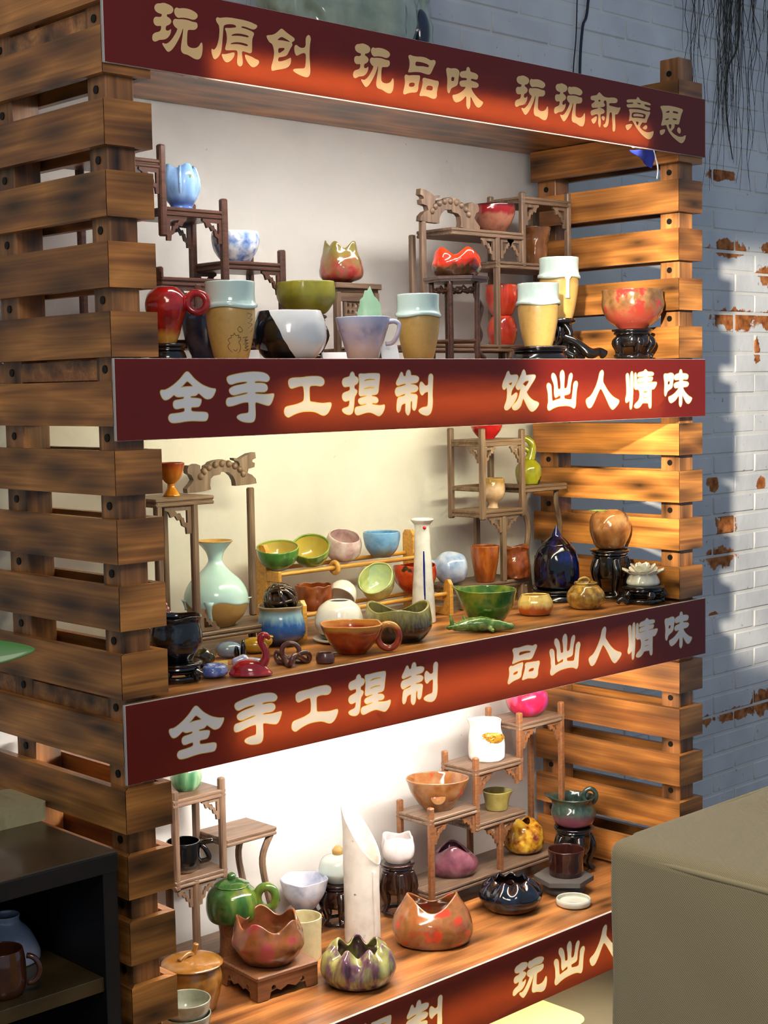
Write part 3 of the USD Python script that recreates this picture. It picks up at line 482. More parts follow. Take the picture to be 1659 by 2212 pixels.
def cup_beer(label, pos, R, H, drip=None, marks=False):
    body_m = 'cup_yellow_clay'; gp = [(.955, .652), (1.03, .655), (1.06, .675), (1.05, .70), (.99, .735), (.965, .80), (.965, .9), (.975, .985), (.95, 1.0), (.88, .995), (.87, .9), (.86, .76)]
    t = thing('drinking_cup', label, 'cup', pos, group=None)
    part(t, 'body', vessel(sc([(.62, 0), (.66, .01), (.75, .12), (.86, .3), (.93, .46), (.96, .6), (.94, .66), (.9, .8), (.89, .97)], R, H), 0.0035, 56), MATS[body_m], True)
    def wav(v, tt):
        v = v.copy(); a = np.arctan2(v[:, 1], v[:, 0]); v[:, 2] += 0.0022*np.sin(a*3+pos[0]*9)*(v[:, 2] < H*0.72); return v
    pr = sc(gp, R, H); ring = spline(pr, 4); n = 56; a = np.linspace(0, 2*np.pi, n, endpoint=False); k = len(ring)
    V = np.array([(r*math.cos(q), r*math.sin(q), z) for r, z in ring for q in a]); F = []
    for i in range(k):
        for j in range(n):
            A, B, C2, D2 = i*n+j, i*n+(j+1) % n, ((i+1) % k)*n+(j+1) % n, ((i+1) % k)*n+j; F += [(A, B, C2), (A, C2, D2)]
    part(t, 'glaze_band', TM(wav(V, None), F), MATS['celadon_pale'], True)
    if drip is not None:
        da, dl = drip; p = [ang(da, R*1.0)+(0, 0, H*0.68), ang(da, R*0.975)+(0, 0, H*0.62), ang(da, R*0.965)+(0, 0, H*0.68-dl*0.6), ang(da, R*0.945)+(0, 0, H*0.68-dl)]
        part(t, 'glaze_drip', tube(p, [0.010, 0.0055, 0.0045, 0.006], 10), MATS['celadon_pale'], True)
    return t
def cup_r(z, R, H):
    return np.interp(z/H, [0, .12, .3, .46, .6, .66], [.62*R, .75*R, .86*R, .93*R, .96*R, .94*R])

# glazes of the top bay
glaze('cup_yellow_clay', ('b08a44', 'c39c55', 'bb944d'), 60, rough=0.42, coat=0.15, contrast=0.8)
glaze('celadon_pale', ('bcd6cc', 'cfe3da'), 14, rough=0.15)
glaze('sky_blue_glaze', ('4f78b4', '86aede', 'a4c6ea'), 30, (1, 1, .4), bands=[('a4763c', 0.012, .002, .003, 60, 'below'), ('4c6cb4', 0.022, .008, .004, 60, 'below')], spots=('6a7a52', 60, .66))
glaze('blue_white_glaze', ('5b78bc', '9db4e0', 'e2e8f2', 'f2f4f6'), 55, contrast=0.4)
glaze('red_flambe', ('5a0c0c', 'a01616', 'c23a2c'), 26, bands=[('c08a3a', 0.02, .008, .01, 60, 'below')])
glaze('olive_glaze', ('5e5a18', '7f7a24', '8e8830'), 16, rough=0.3, coat=0.2)
glaze('red_green_flambe', ('6c1818', '96302c', '8a5a3c', '7a6a3c'), 34, spots=('a84a48', 50, .6), bands=[('7c7038', 0.055, .02, .02, 50, 'above')])
glaze('lilac_glaze', ('8f8cae', 'b6acc0', 'cdbfc4'), 34, bands=[('cdb0a4', 0.03, .02, .02, 40, 'below'), ('b4b8d0', 0.075, .01, .01, 60, 'above')])
glaze('leaf_celadon', ('86b08e', '9cc2a2'), 20, rough=0.35, coat=0.1)
glaze('scarlet_drip', ('3c2412', '5a3a20', '4a2c18'), 50, bands=[('d83418', 0.026, .006, .013, 90, 'above')], spots=('8a2a18', 60, .62))
glaze('oxblood_bowl', ('7a4234', '94604c', '8a5040'), 50, bands=[('7a1416', 0.044, .004, .008, 60, 'above'), ('3a1216', 0.064, .004, .002, 60, 'above')])
glaze('tenmoku_brown', ('3c2212', '6a4020', '8a5a30'), 26, (1, 1, .4))
glaze('coral_red', ('8e1e14', 'c03a24', 'a8603c'), 22)
glaze('mottled_red_brown', ('4c3420', '74522e', '8a6a44'), 30, bands=[('8c3a2c', 0.045, .02, .02, 30, 'below')], spots=('9c2f26', 26, .57))
glaze('small_dark_blue', ('1c2438', '3a4660'), 30)

# ------------------------------------------------------------------ top bay
Z1 = ST[2]
stand('dark stepped curio stand holding the blue tulip vase and blue-white bowl',
      [(.292, .24, 1.793, 1.976), (.292, .35, 1.793, 1.976), (.447, .24, 1.694, 1.879), (.447, .35, Z1, 1.879), (.602, .24, Z1, 1.781), (.602, .35, Z1, 1.781), (.372, .24, 1.567, 1.70), (.292, .35, Z1, 1.715), (.29, .24, Z1, 1.57), (.17, .35, Z1, 1.93)],
      [(.13, .292, .235, .355, 1.945), (.296, .447, .235, .355, 1.853), (.447, .602, .235, .355, 1.752), (.282, .456, .235, .355, 1.712), (.28, .615, .235, .355, 1.585)],
      [(.286, 1.927, .237, -1), (.30, 1.835, .237, 1), (.44, 1.835, .237, -1), (.595, 1.734, .237, -1), (.455, 1.734, .345, 1), (.366, 1.694, .237, -1), (.379, 1.694, .237, 1), (.28, 1.835, .345, -1), (.44, 1.835, .345, -1)],
      extra=[('scroll_end', box(.278, .234, 1.708, .288, .356, 1.732, .003))], m='dark_rosewood', mf='dark_rosewood')
t = thing('tulip_vase', 'light blue tulip-shaped vase with tan foot on the stepped stand', 'vase', (.376, .29, 1.8532))
part(t, 'body', vessel(sc([(.55, 0), (.6, .06), (.62, .12), (.86, .28), (1.0, .52), (.98, .74), (.78, .96)], .0385, .094), .003, 64, comb(lobe(4, .07, .5, 1, .6), rimw(4, .005, .5), lump(.0015, 60, 3))), MATS['sky_blue_glaze'], True)
for i in range(4):
    a = math.pi/4*(2*i)+0.9; part(t, 'petal_ridge', tube(spline([ang(a, .026)+(0, 0, .018), ang(a, .037)+(0, 0, .045), ang(a, .036)+(0, 0, .068), ang(a, .030)+(0, 0, .089)], 4), [.002, .0035, .0035, .003], 8), MATS['sky_blue_glaze'], True)
put('tea_bowl', 'blue and white mottled tea bowl on the second step of the curio stand', 'bowl', (.52, .295, 1.7522), vessel(sc([(.5, 0), (.52, .04), (.62, .1), (.9, .42), (1.0, .75), (.98, 1.0)], .052, .066), .003, 56, lump(.0012, 50, 4)), 'blue_white_glaze')
t = thing('ring_handled_pot', 'glossy red pot with a ring handle beside the slat panel', 'pot', (.205, .115, 1.572))
part(t, 'body', vessel(sc([(.45, 0), (.5, .05), (.72, .3), (1.0, .62), (.92, .85), (.55, 1.0)], .040, .108), .003, 48, lump(.002, 50, 6)), MATS['red_flambe'], True)
part(t, 'handle', tube([ang(AR, .060+.0185*math.cos(q))+(0, 0, .078+.0185*math.sin(q)) for q in np.linspace(0, 2*np.pi, 24, endpoint=False)], .0075, 10, True), MATS['red_flambe'], True)
round_stand('wooden_pot_stand', 'small black round stand under the ring-handled red pot', (.205, .115, Z1), .036, .0318, legs=3)
put('tea_bowl', 'small dark blue bowl half hidden behind the leftmost yellow cup', 'bowl', (.352, .185, Z1), vessel(sc([(.5, 0), (.8, .3), (1, .75), (.97, 1)], .05, .105), .003, 40), 'small_dark_blue')
c1 = cup_beer('yellow cup with celadon rim and brown pen doodles, leftmost on the top shelf', (.329, .074, Z1), .0508, .152)
pr = []
def on_cup(u, z, R=.0508, H=.152):     # u to the right as seen, in metres, on the cup's surface
    r = cup_r(z, R, H)+0.0004; s = max(min(u/r, .98), -.98); a = AC+math.asin(s); return ang(a, r)+(0, 0, z)
def doodle(pts, par):
    q = [on_cup((x-980)/4.424/1095, (2140-y)/4.424/1095+.004) for x, y in pts]; part(par, 'pen_doodle', tube(spline(q, 3), .00045, 5), MATS['ink_brown'], True)
plain('ink_brown', '4a3416', 0.6)
doodle([(1000,2090),(975,2060),(970,2030),(990,2010),(975,1985),(985,1965),(1005,1960),(1000,1935),(1020,1940),(1035,1915),(1045,1940),(1075,1935),(1068,1960),(1090,1955),(1085,1985),(1070,2000),(1085,2030),(1078,2080),(1040,2110),(1000,2090)], c1)
doodle([(1020,2070),(1040,2085),(1055,2065)], c1); doodle([(1085,1855),(1065,1880),(1085,1910),(1110,1890),(1085,1855)], c1)
for k in range(6): doodle([(1110+12*(k % 2), 1960+30*k), (1150, 1950+30*k), (1125, 1975+28*k), (1155, 1980+28*k)], c1)
for k in range(4): doodle([(1160, 1730+45*k), (1195, 1740+45*k), (1175, 1765+45*k)], c1)
cup_beer('yellow cup with celadon rim right of the lilac cup', (.85, .072, Z1), .0485, .143)
cup_beer('yellow cup with celadon rim standing on a low black round stand', (1.288, .10, 1.574), .0515, .150)
cup_beer('yellow cup with a long celadon drip, farthest back of the four yellow cups', (1.475, .19, 1.648), .0518, .153, (AC+.33, .055))
n = {'tc': ('texture_coordinate', {}), 'd': ('vector_math', {'math_type': 'dot_product', 'vector2': (math.cos(AR), math.sin(AR), 0.55)}), 'nz': ('noise_texture', {'scale': 18.0}), 'na': ('math', {'math_type': 'multiply_add', 'value2': .016, 'value3': -.008}), 'a': ('math', {'math_type': 'add'}),
     'r': ('map_range', {'from_min': 0.0145, 'from_max': 0.0155}), 'x': ('mix_color', {'a': lin('0c0b0c'), 'b': lin('dcdcda')}), 'p': ('principled_bsdf', {'roughness': .14, 'coat_weight': .4})}
mat('black_white_glaze', n, [('tc.object', 'd.vector1'), ('tc.object', 'nz.vector'), ('nz.fac', 'na.value1'), ('na.value', 'a.value1'), ('d.value', 'a.value2'), ('a.value', 'r.value'), ('r.result', 'x.fac'), ('x.result', 'p.base_color')], 'p.BSDF')
put('round_pot', 'black and white two-tone pot in front of the olive bowl', 'pot', (.49, .085, Z1), vessel(sc([(.55, 0), (.7, .05), (.93, .27), (1.0, .5), (.95, .78), (.85, 1.0)], .0765, .098), .0045, 64, lump(.002, 28, 8)), 'black_white_glaze')
put('angular_bowl', 'olive green faceted bowl on a small foot behind the black and white pot', 'bowl', (.642, .205, 1.640), vessel(sc([(.5, 0), (.72, .12), (.97, .45), (1.0, .75), (.97, 1.0)], .064, .070), .004, 64, comb(lobe(5, .05, .3, 1, .5), lump(.0015, 30, 2))), 'olive_glaze')
round_stand('wooden_pot_stand', 'dark turned foot under the olive green faceted bowl', (.642, .205, Z1), .042, .0996, 'brown_lacquer', 4)
put('pinched_pot', 'pinched red and green glazed pot on the pierced wooden side table', 'pot', (.862, .335, 1.7225), vessel(sc([(.4, 0), (.5, .05), (.92, .14), (1.02, .34), (.95, .6), (.8, .85), (.72, 1.0)], .0505, .090), .004, 72, comb(lobe(5, .06, .8, 3, .7), rimw(5, .007, .8, 4), rimw(2, .004, 1.0, 4), lump(.003, 36, 12))), 'red_green_flambe')
# pierced side table under it
t = thing('side_table_stand', 'miniature carved wooden table with pierced panels below the pinched red pot', 'display stand')
x0, x1, y0, y1 = .800, .945, .285, .395
part(t, 'table_top', cat(box(x0, y0, 1.709, x1, y1, 1.7225, .002), box(x0+.006, y0+.006, 1.700, x1-.006, y1-.006, 1.710, .002)), MATS['rosewood_flat'], False)
for x in (x0+.012, x1-.012):
    for y in (y0+.012, y1-.012): part(t, 'leg', box(x-.007, y-.007, Z1, x+.007, y+.007, 1.701, .001), MATS['rosewood'], False)
part(t, 'apron', box(x0+.012, y0+.007, 1.680, x1-.012, y0+.015, 1.700, .001), MATS['rosewood_flat'], False)
for x in (x0+.035, x1-.035): part(t, 'panel_stile', box(x-.004, y0+.008, Z1+.06, x+.004, y0+.015, 1.682, .001), MATS['rosewood'], False)
holes = [Polygon([(x+.004*math.cos(q), z+.0055*math.sin(q)) for q in np.linspace(0, 2*np.pi, 9)[:-1]]) for x in np.arange(x0+.045, x1-.04, .0135) for z in (1.640, 1.656, 1.671)]
part(t, 'pierced_panel', extr(sbox(x0+.035, 1.632, x1-.035, 1.681).difference(unary_union(holes)), .005).apply_translation((0, y0+.010, 0)), MATS['rosewood_flat'], False)
for z in (1.615, 1.575): part(t, 'stretcher', box(x0+.012, y0+.008, z-.008, x1-.012, y0+.016, z, .001), MATS['rosewood_flat'], False)
part(t, 'lower_shelf', box(x0+.012, y0+.008, 1.565, x1-.012, y1-.012, 1.572, .001), MATS['rosewood_flat'], False)
# lilac cup with the green leaf behind it
t = thing('tea_cup', 'pale lilac cup with a loop handle, front middle of the top shelf', 'cup', (.692, .082, Z1))
part(t, 'body', vessel(sc([(.55, 0), (.58, .03), (.72, .35), (.88, .68), (1.0, 1.0)], .0585, .089), .0035, 56, lump(.0016, 36, 5)), MATS['lilac_glaze'], True)
h = [ang(AR, .0535)+(0, 0, .080), ang(AR, .068)+(0, 0, .081), ang(AR, .078)+(0, 0, .072), ang(AR, .073)+(0, 0, .050), ang(AR, .062)+(0, 0, .035), ang(AR, .048)+(0, 0, .033)]
part(t, 'handle', tube(spline(h, 6), [.006, .005, .0045, .005], 10), MATS['lilac_glaze'], True)
L0 = [(-.020, 0), (.018, 0), (.024, .022), (.029, .028), (.030, .046), (.036, .060), (.033, .066), (.034, .080), (.026, .094), (.019, .100), (.010, .122), (.004, .112), (-.002, .112), (-.006, .098), (-.013, .092), (-.014, .078), (-.020, .064), (-.019, .048), (-.025, .034)]
g = extr(Polygon(L0), .004); g = g.subdivide().subdivide().subdivide(); v = np.array(g.vertices); v[:, 1] += 9.0*v[:, 0]**2+0.004*np.sin(v[:, 2]*30); g = tilt(TM(v, g.faces), (1, 0, 0), -8); g = tilt(g, (0, 0, 1), -43)
put('leaf_plate', 'celadon green leaf-shaped plate standing upright behind the lilac cup', 'plate', (.765, .150, 1.5842), g, 'leaf_celadon')
round_stand('wooden_pot_stand', 'low dark stand under the green leaf plate', (.765, .152, Z1), .03, .0435, 'brown_lacquer', 3)
def card(label, x, y, z, w, h, rz=-20):
    a = box(-w/2, -.0006, 0, w/2, .0006, h, .0002); a = cat(tilt(a, (1, 0, 0), -24), move(tilt(a, (1, 0, 0), 24), (0, h*.8, 0))); put('price_card', label, 'card', (x, y, z), a, 'card_white', rz, 'price cards on the top shelf', False)
for x, y, w, h, l in ((.402, .10, .035, .022, 'blank white price card between the leftmost yellow cup and black-white pot'), (.582, .05, .055, .016, 'blank white price card in front of the side table, left of the lilac cup'), (.640, .175, .026, .04, 'blank white price card behind the lilac cup'), (.748, .055, .042, .034, 'blank white price card under the handle of the lilac cup')):
    card(l, x, y, Z1, w, h)
# right-hand dragon stand
stand('tan curio stand with carved dragon arch at the right of the top shelf',
      [(1.097, .30, 1.567, 1.879), (1.362, .30, 1.567, 1.862), (1.462, .30, 1.784, 1.976), (1.645, .30, Z1, 1.988), (1.462, .41, 1.567, 1.976), (1.645, .41, Z1, 1.988), (1.17, .41, 1.567, 1.86), (1.10, .30, Z1, 1.57), (1.41, .30, Z1, 1.57), (1.10, .41, Z1, 1.57), (1.50, .41, Z1, 1.57)],
      [(1.192, 1.462, .292, .418, 1.871), (1.352, 1.645, .292, .418, 1.796), (1.095, 1.51, .292, .418, 1.585), (1.455, 1.652, .292, .418, 1.966)],
      [(1.455, 1.853, .297, -1, .055, .055), (1.375, 1.853, .297, 1, .05, .05), (1.470, 1.948, .297, 1, .055, .055), (1.637, 1.948, .297, -1, .055, .055), (1.355, 1.853, .297, -1, .055, .055)],
      extra=[('dragon_arch', arch(1.085, 1.295, 1.868, .294, True))])
put('tea_bowl', 'oxblood red bowl with pale lower half on the dragon stand', 'bowl', (1.388, .335, 1.8712), vessel(sc([(.5, 0), (.55, .04), (.82, .3), (1.0, .7), (1.0, .95), (.98, 1.0)], .057, .070), .0035, 56), 'oxblood_bowl')
put('brush_pot', 'brown glazed pot with relief tree trunk in the framed corner of the dragon stand', 'pot', (1.575, .355, 1.7962), vessel(sc([(.85, 0), (.9, .05), (.9, .5), (.95, .8), (1.05, 1.0)], .0385, .100), .003, 56, lump(.007, 45, 21, .1)), 'tenmoku_brown')
t = thing('stacked_gourd_cup', 'coral red double-gourd cup behind the cup on the black stand', 'cup', (1.452, .365, 1.5852))
part(t, 'lower_bulb', solid(sc([(.75, 0), (.85, .1), (1.0, .5), (.8, .85), (.6, 1.0)], .040, .078), 48, lump(.0015, 30, 3)), MATS['coral_red'], True)
part(t, 'upper_bowl', move(vessel(sc([(.6, 0), (.8, .2), (1.0, .55), (1.02, .9), (1.0, 1.0)], .042, .080), .003, 48, lump(.0015, 30, 4)), (0, 0, .077)), MATS['coral_red'], True)
# hexagonal pedestal with the red lumpy pot
t = thing('pedestal_stand', 'tall hexagonal wooden pedestal with a branch-shaped leg at front right of the dragon stand', 'display stand', (1.054, .150, 0)); R = .077; zt = 1.7335
hx = lambda r: Polygon([(r*math.cos(math.radians(60*i+12)), r*math.sin(math.radians(60*i+12))) for i in range(6)])
part(t, 'top', cat(trimesh.creation.extrude_polygon(hx(R), .007).apply_translation((0, 0, zt-.007)), trimesh.creation.extrude_polygon(hx(R*.95), .006).apply_translation((0, 0, zt-.0125))), MATS['dark_rosewood'], False)
for i in range(5):
    a = math.radians(72*i-150)
    if i == 2: p = [ang(a, .058)+(0, 0, zt-.012), ang(a, .062)+(0, 0, 1.69), ang(a, .078)+(0, 0, 1.665), ang(a, .066)+(0, 0, 1.625), ang(a, .074)+(0, 0, 1.60), ang(a, .060)+(0, 0, 1.57), ang(a, .085)+(0, 0, Z1+.004)]
    else: p = [ang(a, .058)+(0, 0, zt-.012), ang(a, .056)+(0, 0, 1.65), ang(a, .056)+(0, 0, Z1)]
    part(t, 'leg', tube(spline(p, 5), .0065, 8), MATS['dark_rosewood'], True)
for i in range(5):
    a0, a1 = math.radians(72*i-150), math.radians(72*(i+1)-150); A, B = ang(a0, .056), ang(a1, .056)
    part(t, 'scroll_apron', cat(*[tube([A*(1-k/8)+B*(k/8)+(0, 0, zt-.022-.012*abs(math.sin(k*math.pi/8*2+f))) for k in range(9)], .0028, 6) for f in (0, 1.2)]), MATS['dark_rosewood'], True)
    part(t, 'stretcher', tube([A+(0, 0, 1.585), B+(0, 0, 1.585)], .0045, 8), MATS['dark_rosewood'], True)
put('lumpy_pot', 'squat pot with bright scarlet crinkled top on the hexagonal pedestal', 'pot', (1.056, .150, zt), vessel(sc([(.7, 0), (.8, .05), (.95, .25), (1.0, .55), (.92, .85), (.72, .98)], .058, .060), .005, 80, comb(lobe(4, .07, .4, 2), rimw(4, .009, .4, 3), lump(.005, 40, 9))), 'scarlet_drip')
# black stands and the big bowl on the right
round_stand('wooden_pot_stand', 'low black round stand under the third yellow cup', (1.288, .10, Z1), .068, .0333)
t = thing('root_stand', 'glossy black gnarled root stand under the dripping yellow cup', 'pot stand', (1.475, .19, Z1))
part(t, 'top', solid([(.034, .094), (.040, .097), (.042, .102), (.038, .1075)], 32), MATS['black_lacquer'], True)
rng = np.random.default_rng(3)
for i in range(6):
    a = i*1.05+.3; p = [ang(a, .012)+(0, 0, .100), ang(a+.5, .030)+(0, 0, .070), ang(a+.2, .022+.01*rng.random())+(0, 0, .045), ang(a-.3, .040)+(0, 0, .022), ang(a, .062)+(0, 0, .009)]
    part(t, 'root', tube(spline(p, 5), [.011, .009, .008, .012, .007], 9), MATS['black_lacquer'], True)
p = [ang(AC+.5, .02)+(0, 0, .06), ang(AC+.9, .05)+(0, 0, .045), ang(AC+1.1, .08)+(0, 0, .018), ang(AC+1.4, .100)+(0, 0, .022), ang(AC+1.5, .112)+(0, 0, .015)]
part(t, 'root', tube(spline(p, 5), [.012, .010, .014, .010, .013], 9), MATS['black_lacquer'], True)
put('wide_bowl', 'wide mottled brown and red bowl on a black stand, far right of the top shelf', 'bowl', (1.642, .085, 1.620), vessel(sc([(.42, 0), (.5, .05), (.82, .26), (1.0, .58), (.97, .88), (.98, 1.0)], .080, .098), .004, 64, lump(.002, 30, 15)), 'mottled_red_brown')
round_stand('wooden_pot_stand', 'black carved stand under the wide mottled bowl', (1.640, .085, Z1), .052, .0795)
# rag hanging from the cable of the upper lamp
t = thing('blue_rag', 'small blue cloth with a white cord hanging under the right end of the topmost sign', 'cloth')
plain('blue_cloth', '1c2c88', .8); g = extr(Polygon([(1.545, 2.056), (1.65, 2.066), (1.632, 2.018), (1.60, 2.034)]), .002).subdivide().subdivide().subdivide(); v = np.array(g.vertices); v[:, 1] += .018+.004*np.sin(v[:, 0]*110)
part(t, 'cloth', TM(v, g.faces), MATS['blue_cloth'], True)
part(t, 'cord', tube(spline([(1.635, .016, 2.075), (1.645, .014, 2.045), (1.652, .012, 2.02), (1.66, .02, 1.995)], 4), .0022, 6), MATS['card_white'], True)
# ------------------------------------------------------------------ middle bay
Z2 = ST[3]
glaze('celadon_blue', ('b4dcd8', 'c9e8e4'), 12, rough=0.14)
glaze('tan_bisque', ('9c7a3e', 'b08c4c', 'a88444'), 60, rough=0.5, coat=0.05, contrast=.8)
glaze('amber_glaze', ('8c3c0c', 'b8701a', 'd09a30'), 40, (1, 1, .3), bands=[('7a2c12', .05, .02, .015, 60, 'above')])
glaze('pink_gold_bumps', ('6a3c2c', '9a5a58', 'b08a5c'), 30)
glaze('black_speckle', ('08080a', '121218', '3a3e48'), 40, contrast=.45)
glaze('blue_runny', ('2c5a98', '1f4a8c', '3a74b4'), 26, (1, 1, .25), bands=[('1c2434', .018, .012, .01, 60, 'below'), ('7fa4b4', .058, .01, .014, 110, 'above'), ('8a7a58', .079, .003, .002, 60, 'above')])
glaze('dark_knot', ('1c120c', '2c1c12', '3a281a'), 30, rough=.1)
glaze('white_gloss', ('d8d4cc', 'e8e5de', 'efece6'), 20, rough=.15)
glaze('rust_red', ('6a1e0a', '9a3410', 'b4501c'), 30, bands=[('c8863a', .052, .004, .003, 60, 'above')])
glaze('moss_drip', ('6a6230', '8a824a', '7c743c'), 34, bands=[('2a1620', .048, .02, .025, 160, 'below'), ('120c10', .016, .008, .006, 60, 'below')])
glaze('green_yellow', ('23501c', '4a7020', '8a8a2c'), 30, bands=[('7a4c20', .02, .01, .012, 50, 'below')])
glaze('green_bowl', ('2c5c2c', '4a8238', '3a6c30'), 40, (1, 1, .3), bands=[('8a9a40', .047, .004, .004, 60, 'above')])
glaze('yellow_inside', ('a8963c', 'bca850'), 20)
glaze('olive_bowl_glaze', ('4a6a1c', '6c8a30', '8a9a44'), 30)
glaze('pink_white', ('a07a80', 'c4a8a8', 'dcd0cc'), 40)
glaze('powder_blue', ('3f74ac', '6a9ccc', '86b0d4'), 34, bands=[('7a7a64', .018, .012, .016, 60, 'below')])
glaze('bark_brown', ('4a200c', '7c3c1a', '94542c'), 50, (1, 1, .5))
glaze('shell_green', ('98a458', 'c4c888', 'a4b468'), 24); glaze('shell_inside', ('a4c4b4', 'c4d4a0', '9cc0b8'), 24)
glaze('fire_orange', ('7a1c0c', 'b43a14', 'c85a24'), 34, spots=('3a1c10', 40, .6))
glaze('white_blue_stripe', ('b8b4b0', 'd8d6d2', 'e4e2de'), 30)
glaze('cobalt', ('0c1058', '1a2484'), 60); plain('red_bead', 'b8141a', .15, .5)
glaze('moss_crackle', ('2e5420', '5a7c34', '9aa870'), 60)
glaze('melon_yellow', ('c0a050', 'd4b868', 'c89c48'), 30, bands=[('b4561a', .022, .006, .012, 90, 'below')])
glaze('gold_mottle', ('5c3c14', '94702c', 'c0a050'), 60)
glaze('midnight_blue', ('04050a', '080a18', '14206c'), 24, contrast=.5, rough=.08)
glaze('amber_brown', ('5a2408', '8c4414', 'b06a2c'), 50, (1, 1, .35))
glaze('blue_cloud', ('6f8cc0', 'a8bce0', 'd0dcee'), 40)
glaze('beige_gold', ('a8845c', 'c4a484', 'd0b498'), 34, bands=[('8a6a30', .062, .008, .008, 70, 'above')])
glaze('cherry_red', ('8a1014', 'b01a1c'), 20)
glaze('yellow_green', ('6c6c10', '8e8c1c', '5c6a18'), 26, spots=('16201c', 22, .60))
glaze('copper_apple', ('5c3018', '8c5c30', 'b08a58'), 24, metal=.25)
glaze('lotus_white', ('b4b09c', 'd4d2c4', 'dcdacc'), 40, spots=('a89c3c', 40, .64))
glaze('indigo_coil', ('3c4c94', '6878b8', 'b0b8dc'), 44); glaze('swan_red', ('8a1014', 'a82028', 'b83a34'), 30)
glaze('purple_brown', ('3c201c', '5a3430', '6c443c'), 40, rough=.3); glaze('egg_blue', ('8a9060', '6c86ac', '3c5c9c'), 26); glaze('mustard', ('8a6414', 'a8801c', 'b89430'), 26, spots=('4a3008', 50, .62))
glaze('lilac_white', ('8c90c4', 'b4b8dc', 'd0d0e4'), 40); glaze('straw_yellow', ('c4a44c', 'd4b868'), 30); glaze('dark_olive', ('1c180c', '34301c', '6a6030'), 40)

# dragon arch stand with the celadon vase
stand('tan curio stand with carved dragon arch around the celadon vase',
      [(.393, .30, .963, 1.243), (.635, .41, .963, 1.258), (.300, .30, Z2, 1.25), (.300, .41, Z2, 1.25), (.393, .41, .963, 1.243), (.36, .30, Z2, .95), (.63, .30, Z2, .95), (.36, .41, Z2, .95), (.63, .41, Z2, .95)],
      [(.290, .443, .292, .418, 1.2565), (.345, .648, .29, .42, .963)], [(.386, 1.238, .297, -1, .07, .06), (.402, .964, .297, 1, .05, .05, -1)],
      extra=[('dragon_arch', arch(.452, .648, 1.256, .402))])
t = thing('goblet', 'amber glazed goblet on the small upper shelf of the dragon stand', 'goblet', (.372, .35, 1.2567))
part(t, 'bowl', move(vessel(sc([(.25, 0), (.45, .1), (.8, .4), (1.0, 1.0)], .030, .044), .003, 40), (0, 0, .026)), MATS['amber_glaze'], True)
part(t, 'foot', solid(sc([(.95, 0), (1, .06), (.8, .3), (.45, .7), (.42, 1.0)], .019, .028), 36), MATS['amber_glaze'], True)
t = thing('bottle_vase', 'tan bottle vase with poured celadon glaze and flared mouth inside the dragon stand', 'vase', (.488, .355, .9632))
VP = sc([(.55, 0), (.62, .03), (.86, .12), (1.0, .28), (.97, .40), (.78, .53), (.46, .64), (.24, .74), (.21, .80), (.28, .88), (.45, .96), (.55, 1.0)], .070, .186)
part(t, 'body', vessel(VP, .003, 64, inner_floor=.12), MATS['tan_bisque'], True)
i0 = next(i for i, p in enumerate(VP) if p[1] > .40*.186-1e-6); shellp = spline([(r+.0013, z) for r, z in VP[3:]], 5); n = 72; a = np.linspace(0, 2*np.pi, n, endpoint=False)
V = []; F = []
for i, (r, z) in enumerate(shellp):
    for q in a:
        w = max(0, 1-(z-.052)/.05); dz = w*(.006*math.sin(3*q+.6)+.004*math.sin(5*q)); zz = z+dz; V.append((np.interp(zz, shellp[:, 1], shellp[:, 0])*math.cos(q), np.interp(zz, shellp[:, 1], shellp[:, 0])*math.sin(q), zz))
k = len(shellp)
for q in a:                                           # rounded lower lip of the glaze
    j = int(round(q/(2*np.pi)*n)) % n; p = V[j]; V.append((p[0]*.98, p[1]*.98, p[2]-.002))
for i in range(k-1):
    for j in range(n): F += [(i*n+j, i*n+(j+1) % n, (i+1)*n+(j+1) % n), (i*n+j, (i+1)*n+(j+1) % n, (i+1)*n+j)]
for j in range(n): F += [(k*n+j, k*n+(j+1) % n, (j+1) % n), (k*n+j, (j+1) % n, j)]
part(t, 'glaze', TM(V, F), MATS['celadon_blue'], True)
for da, dl, zz in ((AC-.12, .052, .060), (AR+.25, .012, .058), (AC-1.2, .02, .06)):
    part(t, 'glaze_drip', tube([ang(da, np.interp(z, [p[1] for p in VP], [p[0] for p in VP])-.001)+(0, 0, z) for z in np.linspace(zz, zz-dl, 7)], [.012, .0065, .0055, .0055, .007], 10), MATS['celadon_blue'], True)
t = thing('bumpy_cone_jar', 'pink and gold bumpy conical jar behind the black pot', 'jar', (.232, .235, Z2))
part(t, 'body', solid(sc([(.9, 0), (1, .05), (.95, .5), (.6, .72), (.25, .93), (.1, 1.0)], .050, .185), 40), MATS['pink_gold_bumps'], True)
bm = []
for i in range(11):
    z = .085+.0085*i; r = np.interp(z/.185, [.45, .5, .72, .93, 1], [.048, .0475, .03, .0125, .005]); m = max(6, int(2*math.pi*r/.011))
    for j in range(m):
        s = trimesh.creation.icosphere(1, .0052); bm.append(move(s, ang(2*math.pi*(j+.5*(i % 2))/m, r)+(0, 0, z)))
part(t, 'bumps', cat(*bm), MATS['pink_gold_bumps'], True)
put('round_pot', 'black glazed pot with pinched rim on a black round stand behind the slat corner', 'pot', (.208, .118, .950), vessel(sc([(.55, 0), (.62, .05), (.95, .35), (1.0, .6), (.92, .88), (.98, 1.0)], .0515, .088), .0035, 56, comb(rimw(4, .002), lump(.0015, 40, 2))), 'black_speckle')
round_stand('wooden_pot_stand', 'black stepped round stand under the black pinched pot', (.208, .118, Z2), .050, .0395, legs=4)
